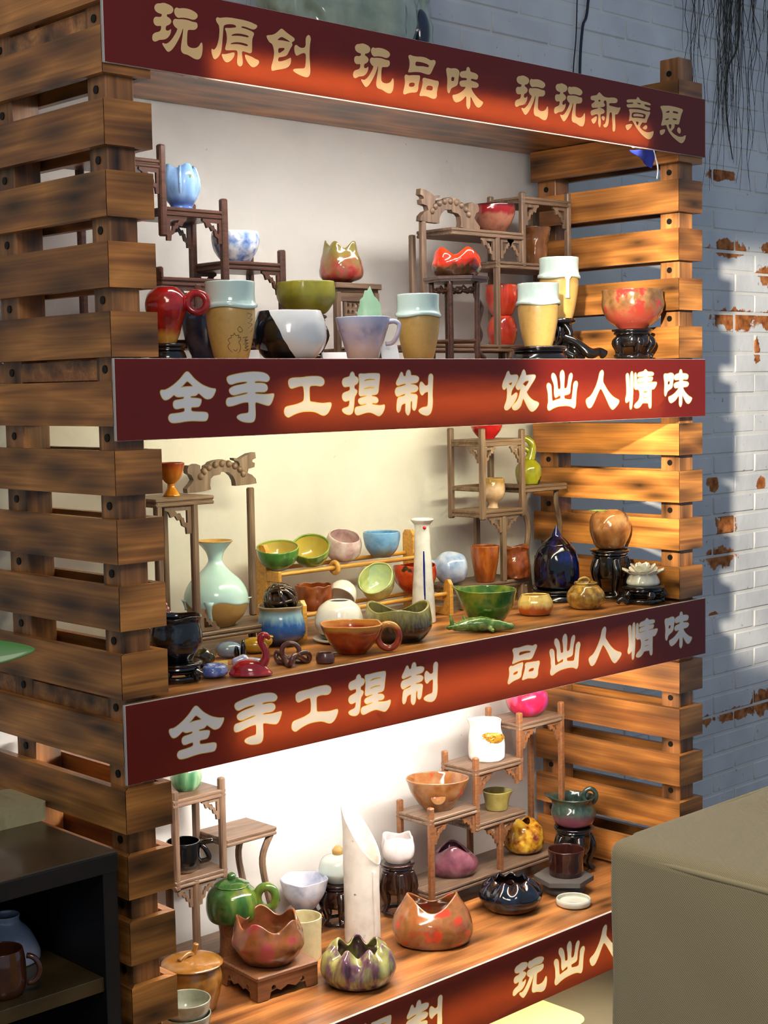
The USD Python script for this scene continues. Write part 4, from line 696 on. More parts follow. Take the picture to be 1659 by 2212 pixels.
# bamboo rack and its bowls
t = thing('tiered_rack', 'two-tier yellow wooden rack with dowel rails holding small bowls', 'rack'); x0, x1 = .694, 1.176
for x in (x0, x1):
    g = Polygon([(.30, Z2), (.325, Z2), (.325, .985), (.315, 1.0), (.30, .99)]); 
    for (ya, yb, zt) in ((.296, .318, 1.0), (.425, .462, 1.118)):
        p = extr(Polygon([(ya, Z2), (yb, Z2), (yb, zt-.012), (yb-.008, zt), (ya+.008, zt), (ya, zt-.012)]), .012); v = np.array(p.vertices); part(t, 'upright', TM(np.stack([x+v[:, 1]-.006, v[:, 0], v[:, 2]], 1), np.array(p.faces)[:, ::-1]), MATS['bamboo_wood'], False)
    part(t, 'side_rail', box(x-.005, .318, .945, x+.005, .43, .962, .002), MATS['bamboo_wood'], False)
    part(t, 'side_rail', box(x-.005, .318, Z2, x+.005, .43, Z2+.02, .002), MATS['bamboo_wood'], False)
for y, z in ((.386, 1.053), (.455, 1.058), (.310, .964), (.40, .962)):
    c = trimesh.creation.cylinder(radius=.0055, height=x1-x0, sections=12); c.apply_transform(trimesh.transformations.rotation_matrix(math.pi/2, (0, 1, 0))); part(t, 'dowel', move(c, ((x0+x1)/2, y, z)), MATS['bamboo_wood'], True)
for z in (1.040,): 
    for x in (x0, x1): part(t, 'arm', box(x-.005, .38, z-.006, x+.005, .43, z+.02, .002), MATS['bamboo_wood'], False)
part(t, 'stop_ring', tube([(.868+0*q, .386+.0125*math.cos(q), 1.053+.0125*math.sin(q)) for q in np.linspace(0, 2*np.pi, 20, endpoint=False)], .006, 8, True), MATS['bamboo_wood'], True)
G5 = 'small bowls on the yellow rack'
def rack_bowl(label, pos, R, H, m, inm=None, til=0, ax=None, df=None, prof=None, ct='bowl', name='small_bowl'):
    pr = prof or [(.42, 0), (.46, .05), (.78, .28), (.96, .65), (1.0, 1.0)]
    g = vessel(sc(pr, R, H), .0035, 56, df)
    t = thing(name, label, ct, pos, group=G5); T_ = lambda q: tilt(q, ax, til, (0, 0, H*.4)) if til else q
    part(t, 'body', T_(g), MATS[m], True)
    if inm: part(t, 'inside_glaze', T_(move(solid([(R*.42, H*.22), (R*.70, H*.38), (R*.86, H*.68), (R*.915, H*.9)], 40)if 0 else lathe(np.array([(0, H*.16), (R*.35, H*.17), (R*.66, H*.34), (R*.84, H*.66), (R*.93, H*.93), (R*.925, H*.935), (R*.83, H*.67), (R*.65, H*.355), (R*.34, H*.185), (0, H*.175)]), 48), (0, 0, 0))), MATS[inm], True)
    return t
vv = ang(AC, 1); vx = ang(AR, 1)
rack_bowl('green bowl with yellow inside, first on the upper tier of the rack', (.716, .414, 1.063), .050, .052, 'green_bowl', 'yellow_inside', 14, vx)
rack_bowl('olive bowl tipped towards the viewer, second on the upper tier of the rack', (.818, .414, 1.064), .046, .050, 'olive_bowl_glaze', 'yellow_inside', 34, vx)
rack_bowl('pink and white bowl tipped sideways, third on the upper tier of the rack', (.922, .418, 1.062), .045, .066, 'pink_white', None, 24, vx-.5*vv, lump(.002, 30, 7), [(.5, 0), (.6, .05), (.93, .32), (1.0, .6), (.92, .9), (.86, 1.0)])
rack_bowl('powder blue bowl, last on the upper tier of the rack', (1.054, .418, 1.060), .046, .062, 'powder_blue', None, 0, None, lump(.0015, 40, 9), [(.45, 0), (.55, .04), (.85, .35), (1.0, .75), (1.0, 1.0)])
rack_bowl('brown bark-textured cup on the lower tier of the rack', (.775, .355, .9665), .045, .056, 'bark_brown', None, 0, None, comb(lump(.004, 60, 3, .2), rimw(9, .0015)), [(.9, 0), (.95, .05), (.97, .5), (1.0, 1.0)], 'cup', 'bark_cup')
rack_bowl('white cup lying on its side on the lower tier of the rack', (.866, .352, .984), .036, .046, 'white_gloss', None, 128, vx+.4*vv, None, None, 'cup', 'tea_bowl')
rack_bowl('pale green shell-like bowl tipped forward on the lower tier of the rack', (.980, .352, .975), .051, .056, 'shell_green', 'shell_inside', 42, vx+.35*vv, comb(lump(.004, 30, 4), squash(1, .85, .5)))
rack_bowl('mottled orange-red bowl on the right end of the lower tier', (1.112, .360, .968), .055, .070, 'fire_orange', None, 0, None, comb(lump(.002, 30, 5), rimw(2, .003)), [(.4, 0), (.5, .05), (.85, .35), (1.0, .7), (.97, 1.0)])
# front rows
t = thing('lidded_knot_jar', 'blue runny-glazed pot with a dark knotted ball resting in its mouth', 'pot', (.618, .290, Z2))
part(t, 'body', vessel(sc([(.56, 0), (.62, .04), (.93, .22), (1.0, .42), (.93, .68), (.86, .84), (.92, 1.0)], .0555, .087), .004, 64, comb(lump(.0015, 30, 6), rimw(3, .0012))), MATS['blue_runny'], True)
kb = [solid(sc([(.3, 0), (.8, .2), (1, .5), (.8, .8), (.3, 1)], .030, .058), 32)]; rng = np.random.default_rng(8)
for i in range(9):
    ax = rng.normal(size=3); ax /= np.linalg.norm(ax); u = np.cross(ax, [.3, .5, .8]); u /= np.linalg.norm(u); w = np.cross(ax, u); o = ax*rng.uniform(-.012, .012)
    rr = math.sqrt(.034**2-float(o@o)); kb.append(move(tube([o+rr*(math.cos(q)*u+math.sin(q)*w) for q in np.linspace(0, 2*np.pi, 26, endpoint=False)], .0052, 7, True), (0, 0, .029)))
part(t, 'knotted_lid', move(cat(*kb), (0, 0, .072)), MATS['dark_knot'], True)
t = thing('incense_pot', 'round white pot with a small green mark on a grey saucer behind the rust-red mug', 'pot', (.735, .225, Z2))
part(t, 'body', move(vessel(sc([(.62, 0), (.72, .05), (.97, .3), (1.0, .5), (.85, .8), (.55, .97), (.42, 1.0)], .055, .085), .004, 64), (0, 0, .008)), MATS['white_gloss'], True)
part(t, 'foot_band', move(solid([(.0345, .006), (.042, .010), (.0455, .018), (.0405, .0185)], 48, None, 3), (0, 0, 0)), MATS['dark_olive'], True)
part(t, 'saucer', solid([(.040, 0), (.058, .004), (.0605, .0085), (.056, .0085), (.040, .006)], 48, None, 3), MATS['steel_white'], True)
plain('leaf_ink', '8a8a3a', .4); a0 = AC+.28; q = ang(a0, .0535)+(0, 0, .052); part(t, 'leaf_mark', tilt(trimesh.creation.icosphere(2, .004), (0, 0, 1), 0).apply_scale((1, 1, .9)).apply_translation(q), MATS['leaf_ink'], True)
t = thing('glazed_mug', 'rust-red faceted mug with ring handle, front middle of the second shelf', 'mug', (.652, .092, Z2))
part(t, 'body', vessel(sc([(.46, 0), (.5, .03), (.74, .34), (.95, .75), (1.0, 1.0)], .066, .062), .004, 64, comb(lobe(6, .03, .4, 1, .6), rimw(3, .0012, 1), spout(AR+math.pi, .06, .5))), MATS['rust_red'], True)
part(t, 'handle', tube([ang(AR, .079+.0235*math.cos(q))+(0, 0, .034+.0265*math.sin(q)) for q in np.linspace(0, 2*np.pi, 28, endpoint=False)], .0072, 10, True), MATS['rust_red'], True)
t = thing('drip_bowl', 'olive lobed bowl with dark drips and a small spout beside the rust-red mug', 'bowl', (.827, .128, Z2))
part(t, 'body', vessel(sc([(.62, 0), (.75, .06), (.97, .35), (1.0, .6), (.96, .85), (.92, 1.0)], .072, .074), .005, 80, comb(squash(1.06, .9, AR), rimw(3, .008, AC*-3, 3), lobe(3, .05, AC*-3, 2), rimw(2, .006, -2*AR, 3))), MATS['moss_drip'], True)
t = thing('stem_vase', 'tall slim white vase with a blue stripe and a red bead near its mouth', 'vase', (1.055, .275, Z2))
part(t, 'body', vessel(sc([(.9, 0), (.98, .02), (.9, .2), (.74, .5), (.62, .8), (.62, .93), (.8, .97), (.92, .99), (.9, 1.0)], .031, .252), .004, 48, lump(.0012, 40, 5, .1), inner_floor=.15), MATS['white_blue_stripe'], True)
part(t, 'blue_stripe', tube([ang(AC+.1, np.interp(z/.252, [0, .2, .5, .8], [.0296, .0276, .0228, .0192])+.0002)+(0, 0, z) for z in np.linspace(.035, .175, 9)], [.001, .0026, .0022, .0028, .0016], 8, flat=.5), MATS['cobalt'], True)
part(t, 'red_bead', move(trimesh.creation.icosphere(2, .0042), ang(AC+.25, .0205)+(0, 0, .232)), MATS['red_bead'], True)
t = thing('tea_bowl', 'green and yellow tea bowl with a round medallion and pointed lip, front centre', 'bowl', (1.104, .110, Z2))
part(t, 'body', vessel(sc([(.32, 0), (.36, .03), (.62, .22), (.88, .58), (1.0, 1.0)], .070, .088), .004, 64, comb(spout(AR+math.pi, .2, .42, .008), lump(.001, 40, 6))), MATS['green_yellow'], True)
part(t, 'medallion', tilt(solid([(.016, 0), (.017, .002), (.013, .005), (.008, .0042), (.004, .006)], 28, None, 3), (1, 0, 0), 68).apply_transform(trimesh.transformations.rotation_matrix(AC+math.pi/2, (0, 0, 1))).apply_translation(ang(AC-.05, .052)+(0, 0, .058)), MATS['green_yellow'], True)
fj = [((-.072, 0, .012), .004), ((-.045, 0, .014), .011), ((-.02, .002, .018), .016), ((.01, 0, .019), .017), ((.035, -.002, .016), .014), ((.06, .002, .012), .010), ((.078, .004, .010), .007)]
g = blob([(fj[i], fj[i+1]) for i in range(len(fj)-1)]+[(((-.06, 0, .014), .006), ((-.066, -.002, .040), .003)), (((-.005, .012, .012), .008), ((-.012, .028, .006), .004)), (((.025, -.01, .012), .007), ((.03, -.026, .006), .004)), (((-.03, .002, .026), .005), ((-.034, .002, .036), .003))])
v = np.array(g.vertices); v[:, 2] = np.maximum(v[:, 2]+.003*(meshkit.noise(v*160)-.5), 0); put('crocodile_figurine', 'green crackle-glazed crocodile-like figurine lying in front of the medallion bowl', 'figurine', (1.030, .070, Z2), TM(v, g.faces), 'moss_crackle', -40)
put('melon_pot', 'small yellow and orange melon-shaped pot right of the medallion bowl', 'pot', (1.320, .146, Z2), vessel(sc([(.72, 0), (.85, .06), (1.0, .35), (.97, .65), (.82, .92), (.78, 1.0)], .042, .050), .004, 64, comb(lobe(9, .03), squash(1.05, .85, AR))), 'melon_yellow')
t = thing('small_jar', 'mottled gold jar with a small loop on its rim, right of the melon-shaped pot', 'jar', (1.488, .122, Z2))
part(t, 'body', vessel(sc([(.6, 0), (.75, .05), (1.0, .36), (.96, .62), (.72, .86), (.58, .93), (.60, 1.0)], .049, .064), .0045, 64, comb(lobe(7, .025), lump(.002, 50, 7))), MATS['gold_mottle'], True)
part(t, 'loop', tube([ang(AC+math.pi, .024)+ang(AR, .013*math.cos(q))+(0, 0, .066+.008*math.sin(q)) for q in np.linspace(0, 2*np.pi, 18, endpoint=False)], .0042, 8, True), MATS['gold_mottle'], True)
t = thing('bell_lidded_pot', 'midnight blue bell-shaped pot with a pointed finial on a black stand', 'pot', (1.557, .275, .9420))
part(t, 'body', solid(sc([(.85, 0), (.98, .06), (1.02, .25), (.99, .44), (.88, .60), (.70, .70), (.58, .735)], .060, .160), 64, lump(.001, 30, 4)), MATS['midnight_blue'], True)
part(t, 'lid', move(solid(sc([(.60, 0), (.66, .05), (.42, .3), (.24, .45), (.17, .62), (.08, .85), (.012, 1.0)], .060, .054), 48), (0, 0, .114)), MATS['midnight_blue'], True)
round_stand('wooden_pot_stand', 'low black round stand under the midnight blue bell pot', (1.557, .275, Z2), .066, .0315)
t = thing('apple_vase', 'copper-brown apple-shaped vase with a green leaf on a black stand', 'vase', (1.652, .185, 1.044))
t.GetAttribute('xformOp:translate').Set(Gf.Vec3d(1.664, .180, 1.044))
part(t, 'body', vessel(sc([(.5, 0), (.72, .06), (.97, .36), (1.0, .6), (.85, .87), (.5, .98), (.32, .93)], .054, .104), .004, 56, lump(.004, 30, 3)), MATS['copper_apple'], True)
lf = trimesh.creation.icosphere(3, 1).apply_scale((.026, .011, .003)).apply_translation((-.030, 0, .102)); lf.apply_transform(trimesh.transformations.rotation_matrix(AR, (0, 0, 1))); part(t, 'leaf', lf, MATS['moss_crackle'], True)
round_stand('wooden_pot_stand', 'tall black carved stand under the copper apple vase', (1.664, .180, Z2), .052, .1331)
t = thing('lotus_flower', 'white ceramic lotus flower with layered petals on a black stand', 'figurine', (1.655, .065, .958))
part(t, 'base', solid(sc([(.72, 0), (.78, .2), (.7, .6), (.55, 1.0)], .056, .032), 40), MATS['lotus_white'], True)
def petal(a, L, up, wdt, z0, r0):
    g = trimesh.creation.icosphere(2, 1).apply_scale((L/2, wdt/2, .0028)); v = np.array(g.vertices); v[:, 2] += 6*v[:, 1]**2+3*(v[:, 0]+L/2)**2; m = TM(v, g.faces); m = move(m, (L/2, 0, 0)); m = tilt(m, (0, 1, 0), -up)
    m = move(m, (r0, 0, z0)); return tilt(m, (0, 0, 1), math.degrees(a))
for i in range(10): part(t, 'petal', petal(2*math.pi*i/10, .034, 18, .024, .028, .026), MATS['lotus_white'], True)
for i in range(8): part(t, 'petal', petal(2*math.pi*i/8+.3, .030, 42, .020, .032, .014), MATS['lotus_white'], True)
for i in range(5): part(t, 'petal', petal(2*math.pi*i/5+.1, .024, 62, .016, .036, .006), MATS['lotus_white'], True)
round_stand('wooden_pot_stand', 'black carved stand under the white lotus flower', (1.655, .065, Z2), .056, .0475)
put('foot_rest_stand', 'tiny black scroll-shaped foot left of the lotus stand', 'pot stand', (1.578, .075, Z2), tube(spline([(-.012, 0, .006), (-.004, 0, .016), (.008, 0, .014), (.014, 0, .006)], 5), [.006, .007, .006], 10), 'black_lacquer', -40)
# framed stand at the back right
stand('tall framed curio stand with hanging box shelf at back right of the second shelf',
      [(1.342, .34, 1.135, 1.372), (1.497, .34, 1.135, 1.366), (1.342, .452, 1.135, 1.372), (1.497, .452, 1.135, 1.366), (1.42, .34, .968, 1.14), (1.437, .45, .968, 1.14), (1.26, .34, Z2, .96), (1.60, .46, Z2, .96), (1.26, .46, Z2, .96), (1.49, .34, Z2, .96)],
      [(1.336, 1.503, .333, .459, 1.158), (1.336, 1.503, .333, .459, 1.342), (1.24, 1.515, .333, .465, .970), (1.505, 1.690, .345, .44, 1.213)],
      [(1.350, 1.322, .337, 1, .04, .045), (1.489, 1.322, .337, -1, .04, .045), (1.427, 1.138, .337, 1, .05, .04), (1.413, 1.138, .337, -1, .05, .04)],
      [(1.349, .447, 1.208, 1.49, .457, 1.220), (1.337, .347, 1.208, 1.347, .445, 1.220), (1.492, .347, 1.208, 1.502, .445, 1.220)], yb=[(1.339, 1.322, .348, 1)],
      extra=[('curved_leg', tube(spline([(x, .36, 1.2), (x-.004, .36, 1.16), (x+.012, .36, 1.10), (x+.006, .36, 1.03), (x+.02, .36, .92)], 5), .0075, 8)) for x in (1.530, 1.662)])
put('goblet_cup', 'beige cup with gold rim inside the framed box of the curio stand', 'cup', (1.437, .39, 1.1582), vessel(sc([(.5, 0), (.42, .1), (.5, .2), (.95, .4), (1.02, .7), (.95, 1.0)], .031, .078), .003, 48, lump(.003, 50, 5)), 'beige_gold')
put('tea_bowl', 'cherry red bowl on top of the framed curio stand', 'bowl', (1.42, .395, 1.3422), vessel(sc([(.45, 0), (.5, .06), (.85, .4), (1.0, .8), (1.0, 1.0)], .044, .056), .003, 48), 'cherry_red')
t = thing('twisted_gourd', 'yellow-green gourd vase with a twisted looping neck', 'vase', (1.580, .39, 1.2132))
part(t, 'body', solid(sc([(.7, 0), (.85, .06), (1.0, .4), (.92, .7), (.62, .92), (.4, 1.0)], .036, .068), 48, lump(.0015, 40, 3)), MATS['yellow_green'], True)
nk = [np.array((0, 0, .06)), ang(AR, .008)+(0, 0, .08), ang(AR, .012)+(0, 0, .10), ang(AR, .004)+(0, 0, .118), ang(AR, -.012)+(0, 0, .125), ang(AR, -.022)+(0, 0, .115), ang(AR, -.018)+(0, 0, .102), ang(AR, -.004)+(0, 0, .094), ang(AR, .008)+(0, 0, .078)]
part(t, 'twisted_neck', tube(spline(nk, 6), [.017, .012, .010, .0095, .0085, .0085, .008, .007, .005], 12), MATS['yellow_green'], True)
put('tall_cup', 'amber brown streaked tall cup below the framed curio stand', 'cup', (1.372, .362, .9702), vessel(sc([(.55, 0), (.65, .04), (.82, .35), (.95, .7), (1.0, 1.0)], .038, .094), .003, 48), 'amber_brown')
put('bark_pot', 'shiny brown bark-textured pot behind the midnight blue bell pot', 'pot', (1.482, .352, .9702), vessel(sc([(.85, 0), (.95, .1), (1.0, .5), (.9, .85), (1.0, 1.0)], .036, .082), .004, 56, comb(lump(.006, 60, 9, .3), rimw(3, .004))), 'bark_brown')
t = thing('lying_vase', 'pale blue and white round vase lying on its side behind the slim white vase', 'vase', (1.262, .405, .9702)); bw = vessel(sc([(.4, 0), (.8, .1), (1.0, .4), (.9, .62), (.5, .78), (.5, .85), (.66, 1.0)], .043, .105), .003, 48, inner_floor=.04); bw = tilt(bw, ang(AC, 1), 90, (0, 0, 0)); bw = move(bw, (0, 0, .0435)); part(t, 'body', move(bw, ang(AR, .060)), MATS['blue_cloud'], True)
# clay trinkets along the left front edge
cl = [ang(q*2*np.pi*2.1, .021-.0016*q)*np.array([1, .8, 1])+(0, 0, .0085+.006*q) for q in np.linspace(0, 1.6, 60)]
put('coil_trinket', 'blue and white coiled clay ring at the left front of the second shelf', 'trinket', (.281, .092, Z2), cat(tube(cl, .0085, 9), solid([(.010, .002), (.014, .006), (.010, .011)], 24)), 'indigo_coil')
t = thing('swan_figurine', 'glossy red swan figurine with raised neck at the left front edge', 'figurine', (.338, .048, Z2))
g = trimesh.creation.icosphere(4, 1); v = np.array(g.vertices); v = v[:, :]*np.array([.041, .026, .030]); v[:, 2] = np.where(v[:, 2] < 0, v[:, 2]*.08, v[:, 2]); v[:, 2] += .003; lo = v[:, 2] < .008; v[lo, :2] *= 1.06; v[:, 0] -= .006*np.maximum(v[:, 2], 0)/.03
part(t, 'body', tilt(TM(v, g.faces), (0, 0, 1), -40), MATS['swan_red'], True)
c = lambda x, z: ang(AR+.06, x)+(0, 0, z)
part(t, 'neck', tube(spline([c(.020, .018), c(.030, .034), c(.028, .052), c(.021, .066), c(.022, .078), c(.031, .080), c(.039, .073)], 5), [.011, .0085, .007, .0066, .0072, .0078, .0065, .003], 12), MATS['swan_red'], True)
kn = [(.030*math.sin(q)+.010*math.sin(2*q), .018*math.cos(q)-.018*math.cos(2*q), .014+.010*math.sin(3*q)) for q in np.linspace(0, 2*np.pi, 48, endpoint=False)]
kn2 = [(-.004+.018*math.cos(q), .004, .028+.016*math.sin(q)) for q in np.linspace(0, 2*np.pi, 24, endpoint=False)]
put('knot_trinket', 'purple-brown interlaced knot of clay rings right of the swan', 'trinket', (.473, .080, Z2), cat(move(tube(kn, .0058, 9, True), (0, 0, -.0005)), tube(kn2, .0052, 9, True), tilt(box(.008, .010, 0, .040, .030, .006, .002), (0, 0, 1), 10)), 'purple_brown', -43)
put('drum_trinket', 'small brown-grey clay drum with a nib at the front edge', 'trinket', (.533, .045, Z2), cat(vessel(sc([(.85, 0), (.95, .1), (1, .5), (.85, .95), (.8, 1)], .020, .021), .004, 36), tube([(.012, .008, .016), (.024, .010, .018)], [.003, .0015], 7), solid([(.012, .012), (.013, .015)], 20)), 'purple_brown', -40)
put('egg_bird', 'blue and cream egg-shaped bird behind the coiled ring', 'figurine', (.435, .245, Z2), trimesh.creation.icosphere(3, 1).apply_scale((.029, .021, .018)).apply_translation((0, 0, .017)), 'egg_blue', -25)
bl = [trimesh.creation.icosphere(3, 1).apply_scale((.006, .013, .024)).apply_translation((0, 0, .026)), tilt(trimesh.creation.icosphere(3, 1).apply_scale((.006, .010, .020)), (1, 0, 0), 25).apply_translation((-.014, -.002, .020)), trimesh.creation.icosphere(2, 1).apply_scale((.018, .010, .006)).apply_translation((-.005, 0, .006))]
put('leaf_trinket', 'shiny black leaf-shaped trinket standing between the egg bird and yellow duck', 'trinket', (.415, .170, Z2), cat(*bl), 'black_lacquer', -40)
dk = cat(trimesh.creation.icosphere(3, 1).apply_scale((.032, .022, .018)).apply_translation((0, 0, .0165)), trimesh.creation.icosphere(3, .013).apply_translation((.026, 0, .026)), trimesh.creation.icosphere(2, 1).apply_scale((.007, .006, .004)).apply_translation((.034, 0, .034)), trimesh.creation.icosphere(2, 1).apply_scale((.004, .004, .005)).apply_translation((.022, .006, .039)))
put('duck_figurine', 'mustard yellow duck figurine behind the red swan', 'figurine', (.510, .250, Z2), dk, 'mustard', -40)
put('cone_trinket', 'small straw-yellow clay cone beside the blue coiled ring', 'trinket', (.318, .130, Z2), tilt(solid([(.011, 0), (.0115, .004), (.006, .026), (.001, .036)], 28), (0, 1, 0), -84, (0, 0, .0)).apply_translation((.018, 0, .0115)), 'straw_yellow', -30)
put('pebble_trinket', 'lilac and white lump trinket behind the neck of the red swan', 'trinket', (.395, .135, Z2), cat(blob([(((-.022, 0, .010), .009), ((-.006, .004, .014), .011)), (((.010, 0, .010), .009), ((.026, -.003, .009), .008)), (((-.006, .004, .010), .009), ((.010, 0, .010), .008))])), 'lilac_white', -40)
g = trimesh.creation.icosphere(4, 1).apply_scale((.025, .019, .021)); v = np.array(g.vertices); v *= (1+.35*(meshkit.fbm(v*70, 3, 4)-.5))[:, None]; v[:, 2] += .018; v[:, 2] = np.maximum(v[:, 2], 0)
put('rock_trinket', 'dark olive lumpy trinket between the black pot and egg bird', 'trinket', (.335, .200, Z2), TM(v, g.faces), 'dark_olive')
# ------------------------------------------------------------------ lower bay
Z3 = ST[4]
glaze('green_stripe', ('1c3c28', '3c6c48', '9cb090'), 30, (1, 1, .2)); glaze('gloss_black', ('050505', '0c0b0b'), 20, bands=[('7a5a38', .008, .003, .004, 80, 'below')], rough=.08)
glaze('pine_green', ('10301c', '2c5020', '6c7a24'), 22, (1, 1, .4)); glaze('amber_jar', ('6c4414', '94662a', '84581f'), 30, rough=.22); glaze('grey_green', ('7c8470', '9aa08a', 'b4b8a4'), 30)
glaze('brown_red', ('4c2c14', '7a4a28', '94503c'), 24, spots=('943a3a', 26, .58)); glaze('cream_clay', ('a89c70', 'c0b48a', 'b4a87c'), 30, rough=.35, coat=.1); glaze('white_blue_wash', ('8a94b4', 'ccd2e0', 'e6e8ec'), 26)
glaze('ice_celadon', ('bccec6', 'd6e0da'), 16); glaze('raw_white', ('c4bcae', 'd8d2c6', 'e2ddd4'), 24, rough=.4, coat=.05, bump=.3, spots=('6a625a', 46, .69)); glaze('facet_white', ('c8bcb8', 'dcd6d4', 'e8e6e4'), 30)
glaze('lotus_stripe', ('3c2430', '6a4a54', '8a8a4c', 'a09a5c'), 40, (1, 1, .25), contrast=.35); glaze('pouch_red', ('6a4422', '8c5a30', '8a3020'), 26, spots=('b83a20', 24, .58)); glaze('ink_blue', ('040506', '0a0e14', '142034'), 30, bands=[('6a3a1c', .014, .004, .006, 60, 'below')], rough=.07)
glaze('jade_white', ('b4b4a0', 'ccccba'), 30); glaze('medallion_bowl', ('5c3418', '84542c', '8a7050'), 30, spots=('c03a1c', 20, .62)); glaze('jug_white', ('dcd8d0', 'ebe8e2'), 20, bump=.2); glaze('gold_leaf', ('7a5410', 'b8862a', '2c1c08'), 160, rough=.25, metal=.3)
glaze('magenta', ('8a1440', 'b01c3c', '7a3a8a'), 24); glaze('pale_olive', ('7a6c34', '9c8e4c'), 30); glaze('plum', ('4a2430', '6c3c48', '86545c'), 30); glaze('gold_red', ('6a2010', 'b07a20', 'd4ac38'), 46, contrast=.35); glaze('crab_green', ('141c18', '2a3a32', '3a4a40'), 34, bands=[('6a3444', .03, .012, .012, 50, 'below')]); glaze('maroon', ('1c0c0a', '2c1410', '3a1c14'), 34, (1, 1, .3)); plain('slate', '4c4844', .6, bump=(40, .3)); plain('cream_enamel', 'd8d09c', .3, .2)
stand('tan stepped curio stand with a bow-legged side shelf at left of the lowest visible shelf',
      [(.522, .40, .373, .606), (.522, .50, .373, .606), (.392, .40, .373, .60), (.392, .50, .373, .60), (.442, .40, .20, .39), (.442, .50, .20, .39), (.40, .40, Z3, .20), (.66, .40, Z3, .20), (.40, .50, Z3, .20), (.66, .50, Z3, .20)],
      [(.382, .530, .392, .508, .580), (.528, .676, .392, .508, .460), (.382, .530, .392, .508, .396), (.39, .67, .392, .508, .205)],
      [(.515, .562, .397, -1), (.435, .378, .397, -1), (.449, .378, .397, 1)], extra=[('bow_leg', tube(spline([(.668, y, .445), (.640, y, .39), (.652, y, .31), (.668, y, .25), (.664, y, .205)], 5), .008, 8)) for y in (.405, .495)])
put('striped_pot', 'green striped round pot on the top of the lower left curio stand', 'pot', (.462, .45, .5802), vessel(sc([(.6, 0), (.9, .2), (1, .5), (.85, .85), (.6, 1)], .036, .062), .003, 48, lobe(10, .02)), 'green_stripe')
t = thing('handled_cup', 'glossy black cup with a twig handle on the lower left curio stand', 'cup', (.448, .45, .3962))
part(t, 'body', vessel(sc([(.7, 0), (.85, .1), (1, .4), (.95, 1)], .040, .068), .003, 48), MATS['gloss_black'], True); part(t, 'handle', tube(spline([ang(AR, .036)+(0, 0, .02), ang(AR, .058)+(0, 0, .028), ang(AR, .05)+(0, 0, .05), ang(AR, .04)+(0, 0, .062), ang(AR, .068)+(0, 0, .068)], 5), .006, 8), MATS['gloss_black'], True)
t = thing('teapot', 'dark green teapot with ring handle and knobbed lid at the lower left', 'teapot', (.524, .373, .2805))
part(t, 'body', solid(sc([(.75, 0), (.92, .1), (1, .4), (.93, .75), (.7, .95), (.62, 1)], .060, .082), 56), MATS['pine_green'], True); part(t, 'lid', move(solid(sc([(1, 0), (.98, .2), (.6, .75), (.2, 1)], .040, .014), 40), (0, 0, .081)), MATS['pine_green'], True); part(t, 'knob', move(trimesh.creation.icosphere(2, .0105), (0, 0, .100)), MATS['pine_green'], True)
part(t, 'handle', tube([ang(AR, .078+.021*math.cos(q))+(0, 0, .050+.026*math.sin(q)) for q in np.linspace(0, 2*np.pi, 24, endpoint=False)], .0105, 10, True), MATS['pine_green'], True)
put('wood_block_stand', 'dark rough wooden block under the green teapot', 'display stand', (.524, .373, Z3), solid([(.032, 0), (.034, .02), (.031, .09), (.034, .1187)], 32, lump(.003, 20, 4)), 'carved_wood')
t = thing('lidded_jar', 'amber lidded jar with a branch-shaped handle at the bottom left', 'jar', (.335, .272, Z3))
part(t, 'body', solid(sc([(.7, 0), (.8, .05), (.98, .5), (1, .75), (.88, 1)], .063, .096), 56), MATS['amber_jar'], True); part(t, 'lid', move(solid([(.062, 0), (.066, .004), (.05, .012), (.01, .018)], 48), (0, 0, .096)), MATS['amber_jar'], True); part(t, 'branch_handle', tube(spline([(-.034, 0, .111), (-.01, 0, .121), (.006, .004, .116), (.012, 0, .138)], 5), .006, 8), MATS['amber_jar'], True)
for z, l in ((0, 'grey-green bowl at the bottom of the stack by the amber jar'), (.030, 'grey-green bowl on top of the stack by the amber jar')): put('small_bowl', l, 'bowl', (.236, .160, Z3+z), vessel(sc([(.5, 0), (.6, .1), (.9, .5), (1, 1)], .051, .050), .003, 48), 'grey_green', group='stacked grey-green bowls')
t = thing('carved_stand', 'square brown carved wooden stand under the brown lotus-rim bowl', 'display stand', (.531, .257, Z3), -4.7)
part(t, 'top', box(-.082, -.078, .044, .082, .078, .0562, .003), MATS['carved_wood'], False)
sk = Polygon([(-.08, .001), (-.05, .001), (-.046, .016), (-.03, .020), (-.02, .014), (0, .022), (.02, .014), (.03, .020), (.046, .016), (.05, .001), (.08, .001), (.08, .045), (-.08, .045)]).difference(unary_union([Polygon([(x+.006*math.cos(q), .024+.006*math.sin(q)) for q in np.linspace(0, 6.28, 10)]) for x in (-.038, .038)]))
for y in (-.076, .067): part(t, 'apron', extr(sk, .009).apply_translation((0, y, 0)), MATS['carved_wood'], False)
for x in (-.080, .071): 
    g = extr(sk, .009); v = np.array(g.vertices); part(t, 'apron', TM(np.stack([x+v[:, 1], v[:, 0]*.94, v[:, 2]], 1), np.array(g.faces)[:, ::-1]), MATS['carved_wood'], False)
put('lotus_bowl', 'large brown-red bowl with torn lotus rim on the carved wooden stand', 'bowl', (.529, .252, .2179), vessel(sc([(.6, 0), (.75, .08), (.98, .38), (1, .62), (.85, 1)], .080, .092), .005, 80, comb(rimw(5, .011, .6, 3), lump(.005, 24, 5), lobe(5, .04, .6, 2))), 'brown_red')
put('plain_cup', 'plain cream cylindrical cup behind the brown lotus-rim bowl', 'cup', (.690, .325, Z3), vessel(sc([(.9, 0), (.95, .03), (.96, .5), (1, 1)], .0455, .095), .0035, 48), 'cream_clay')
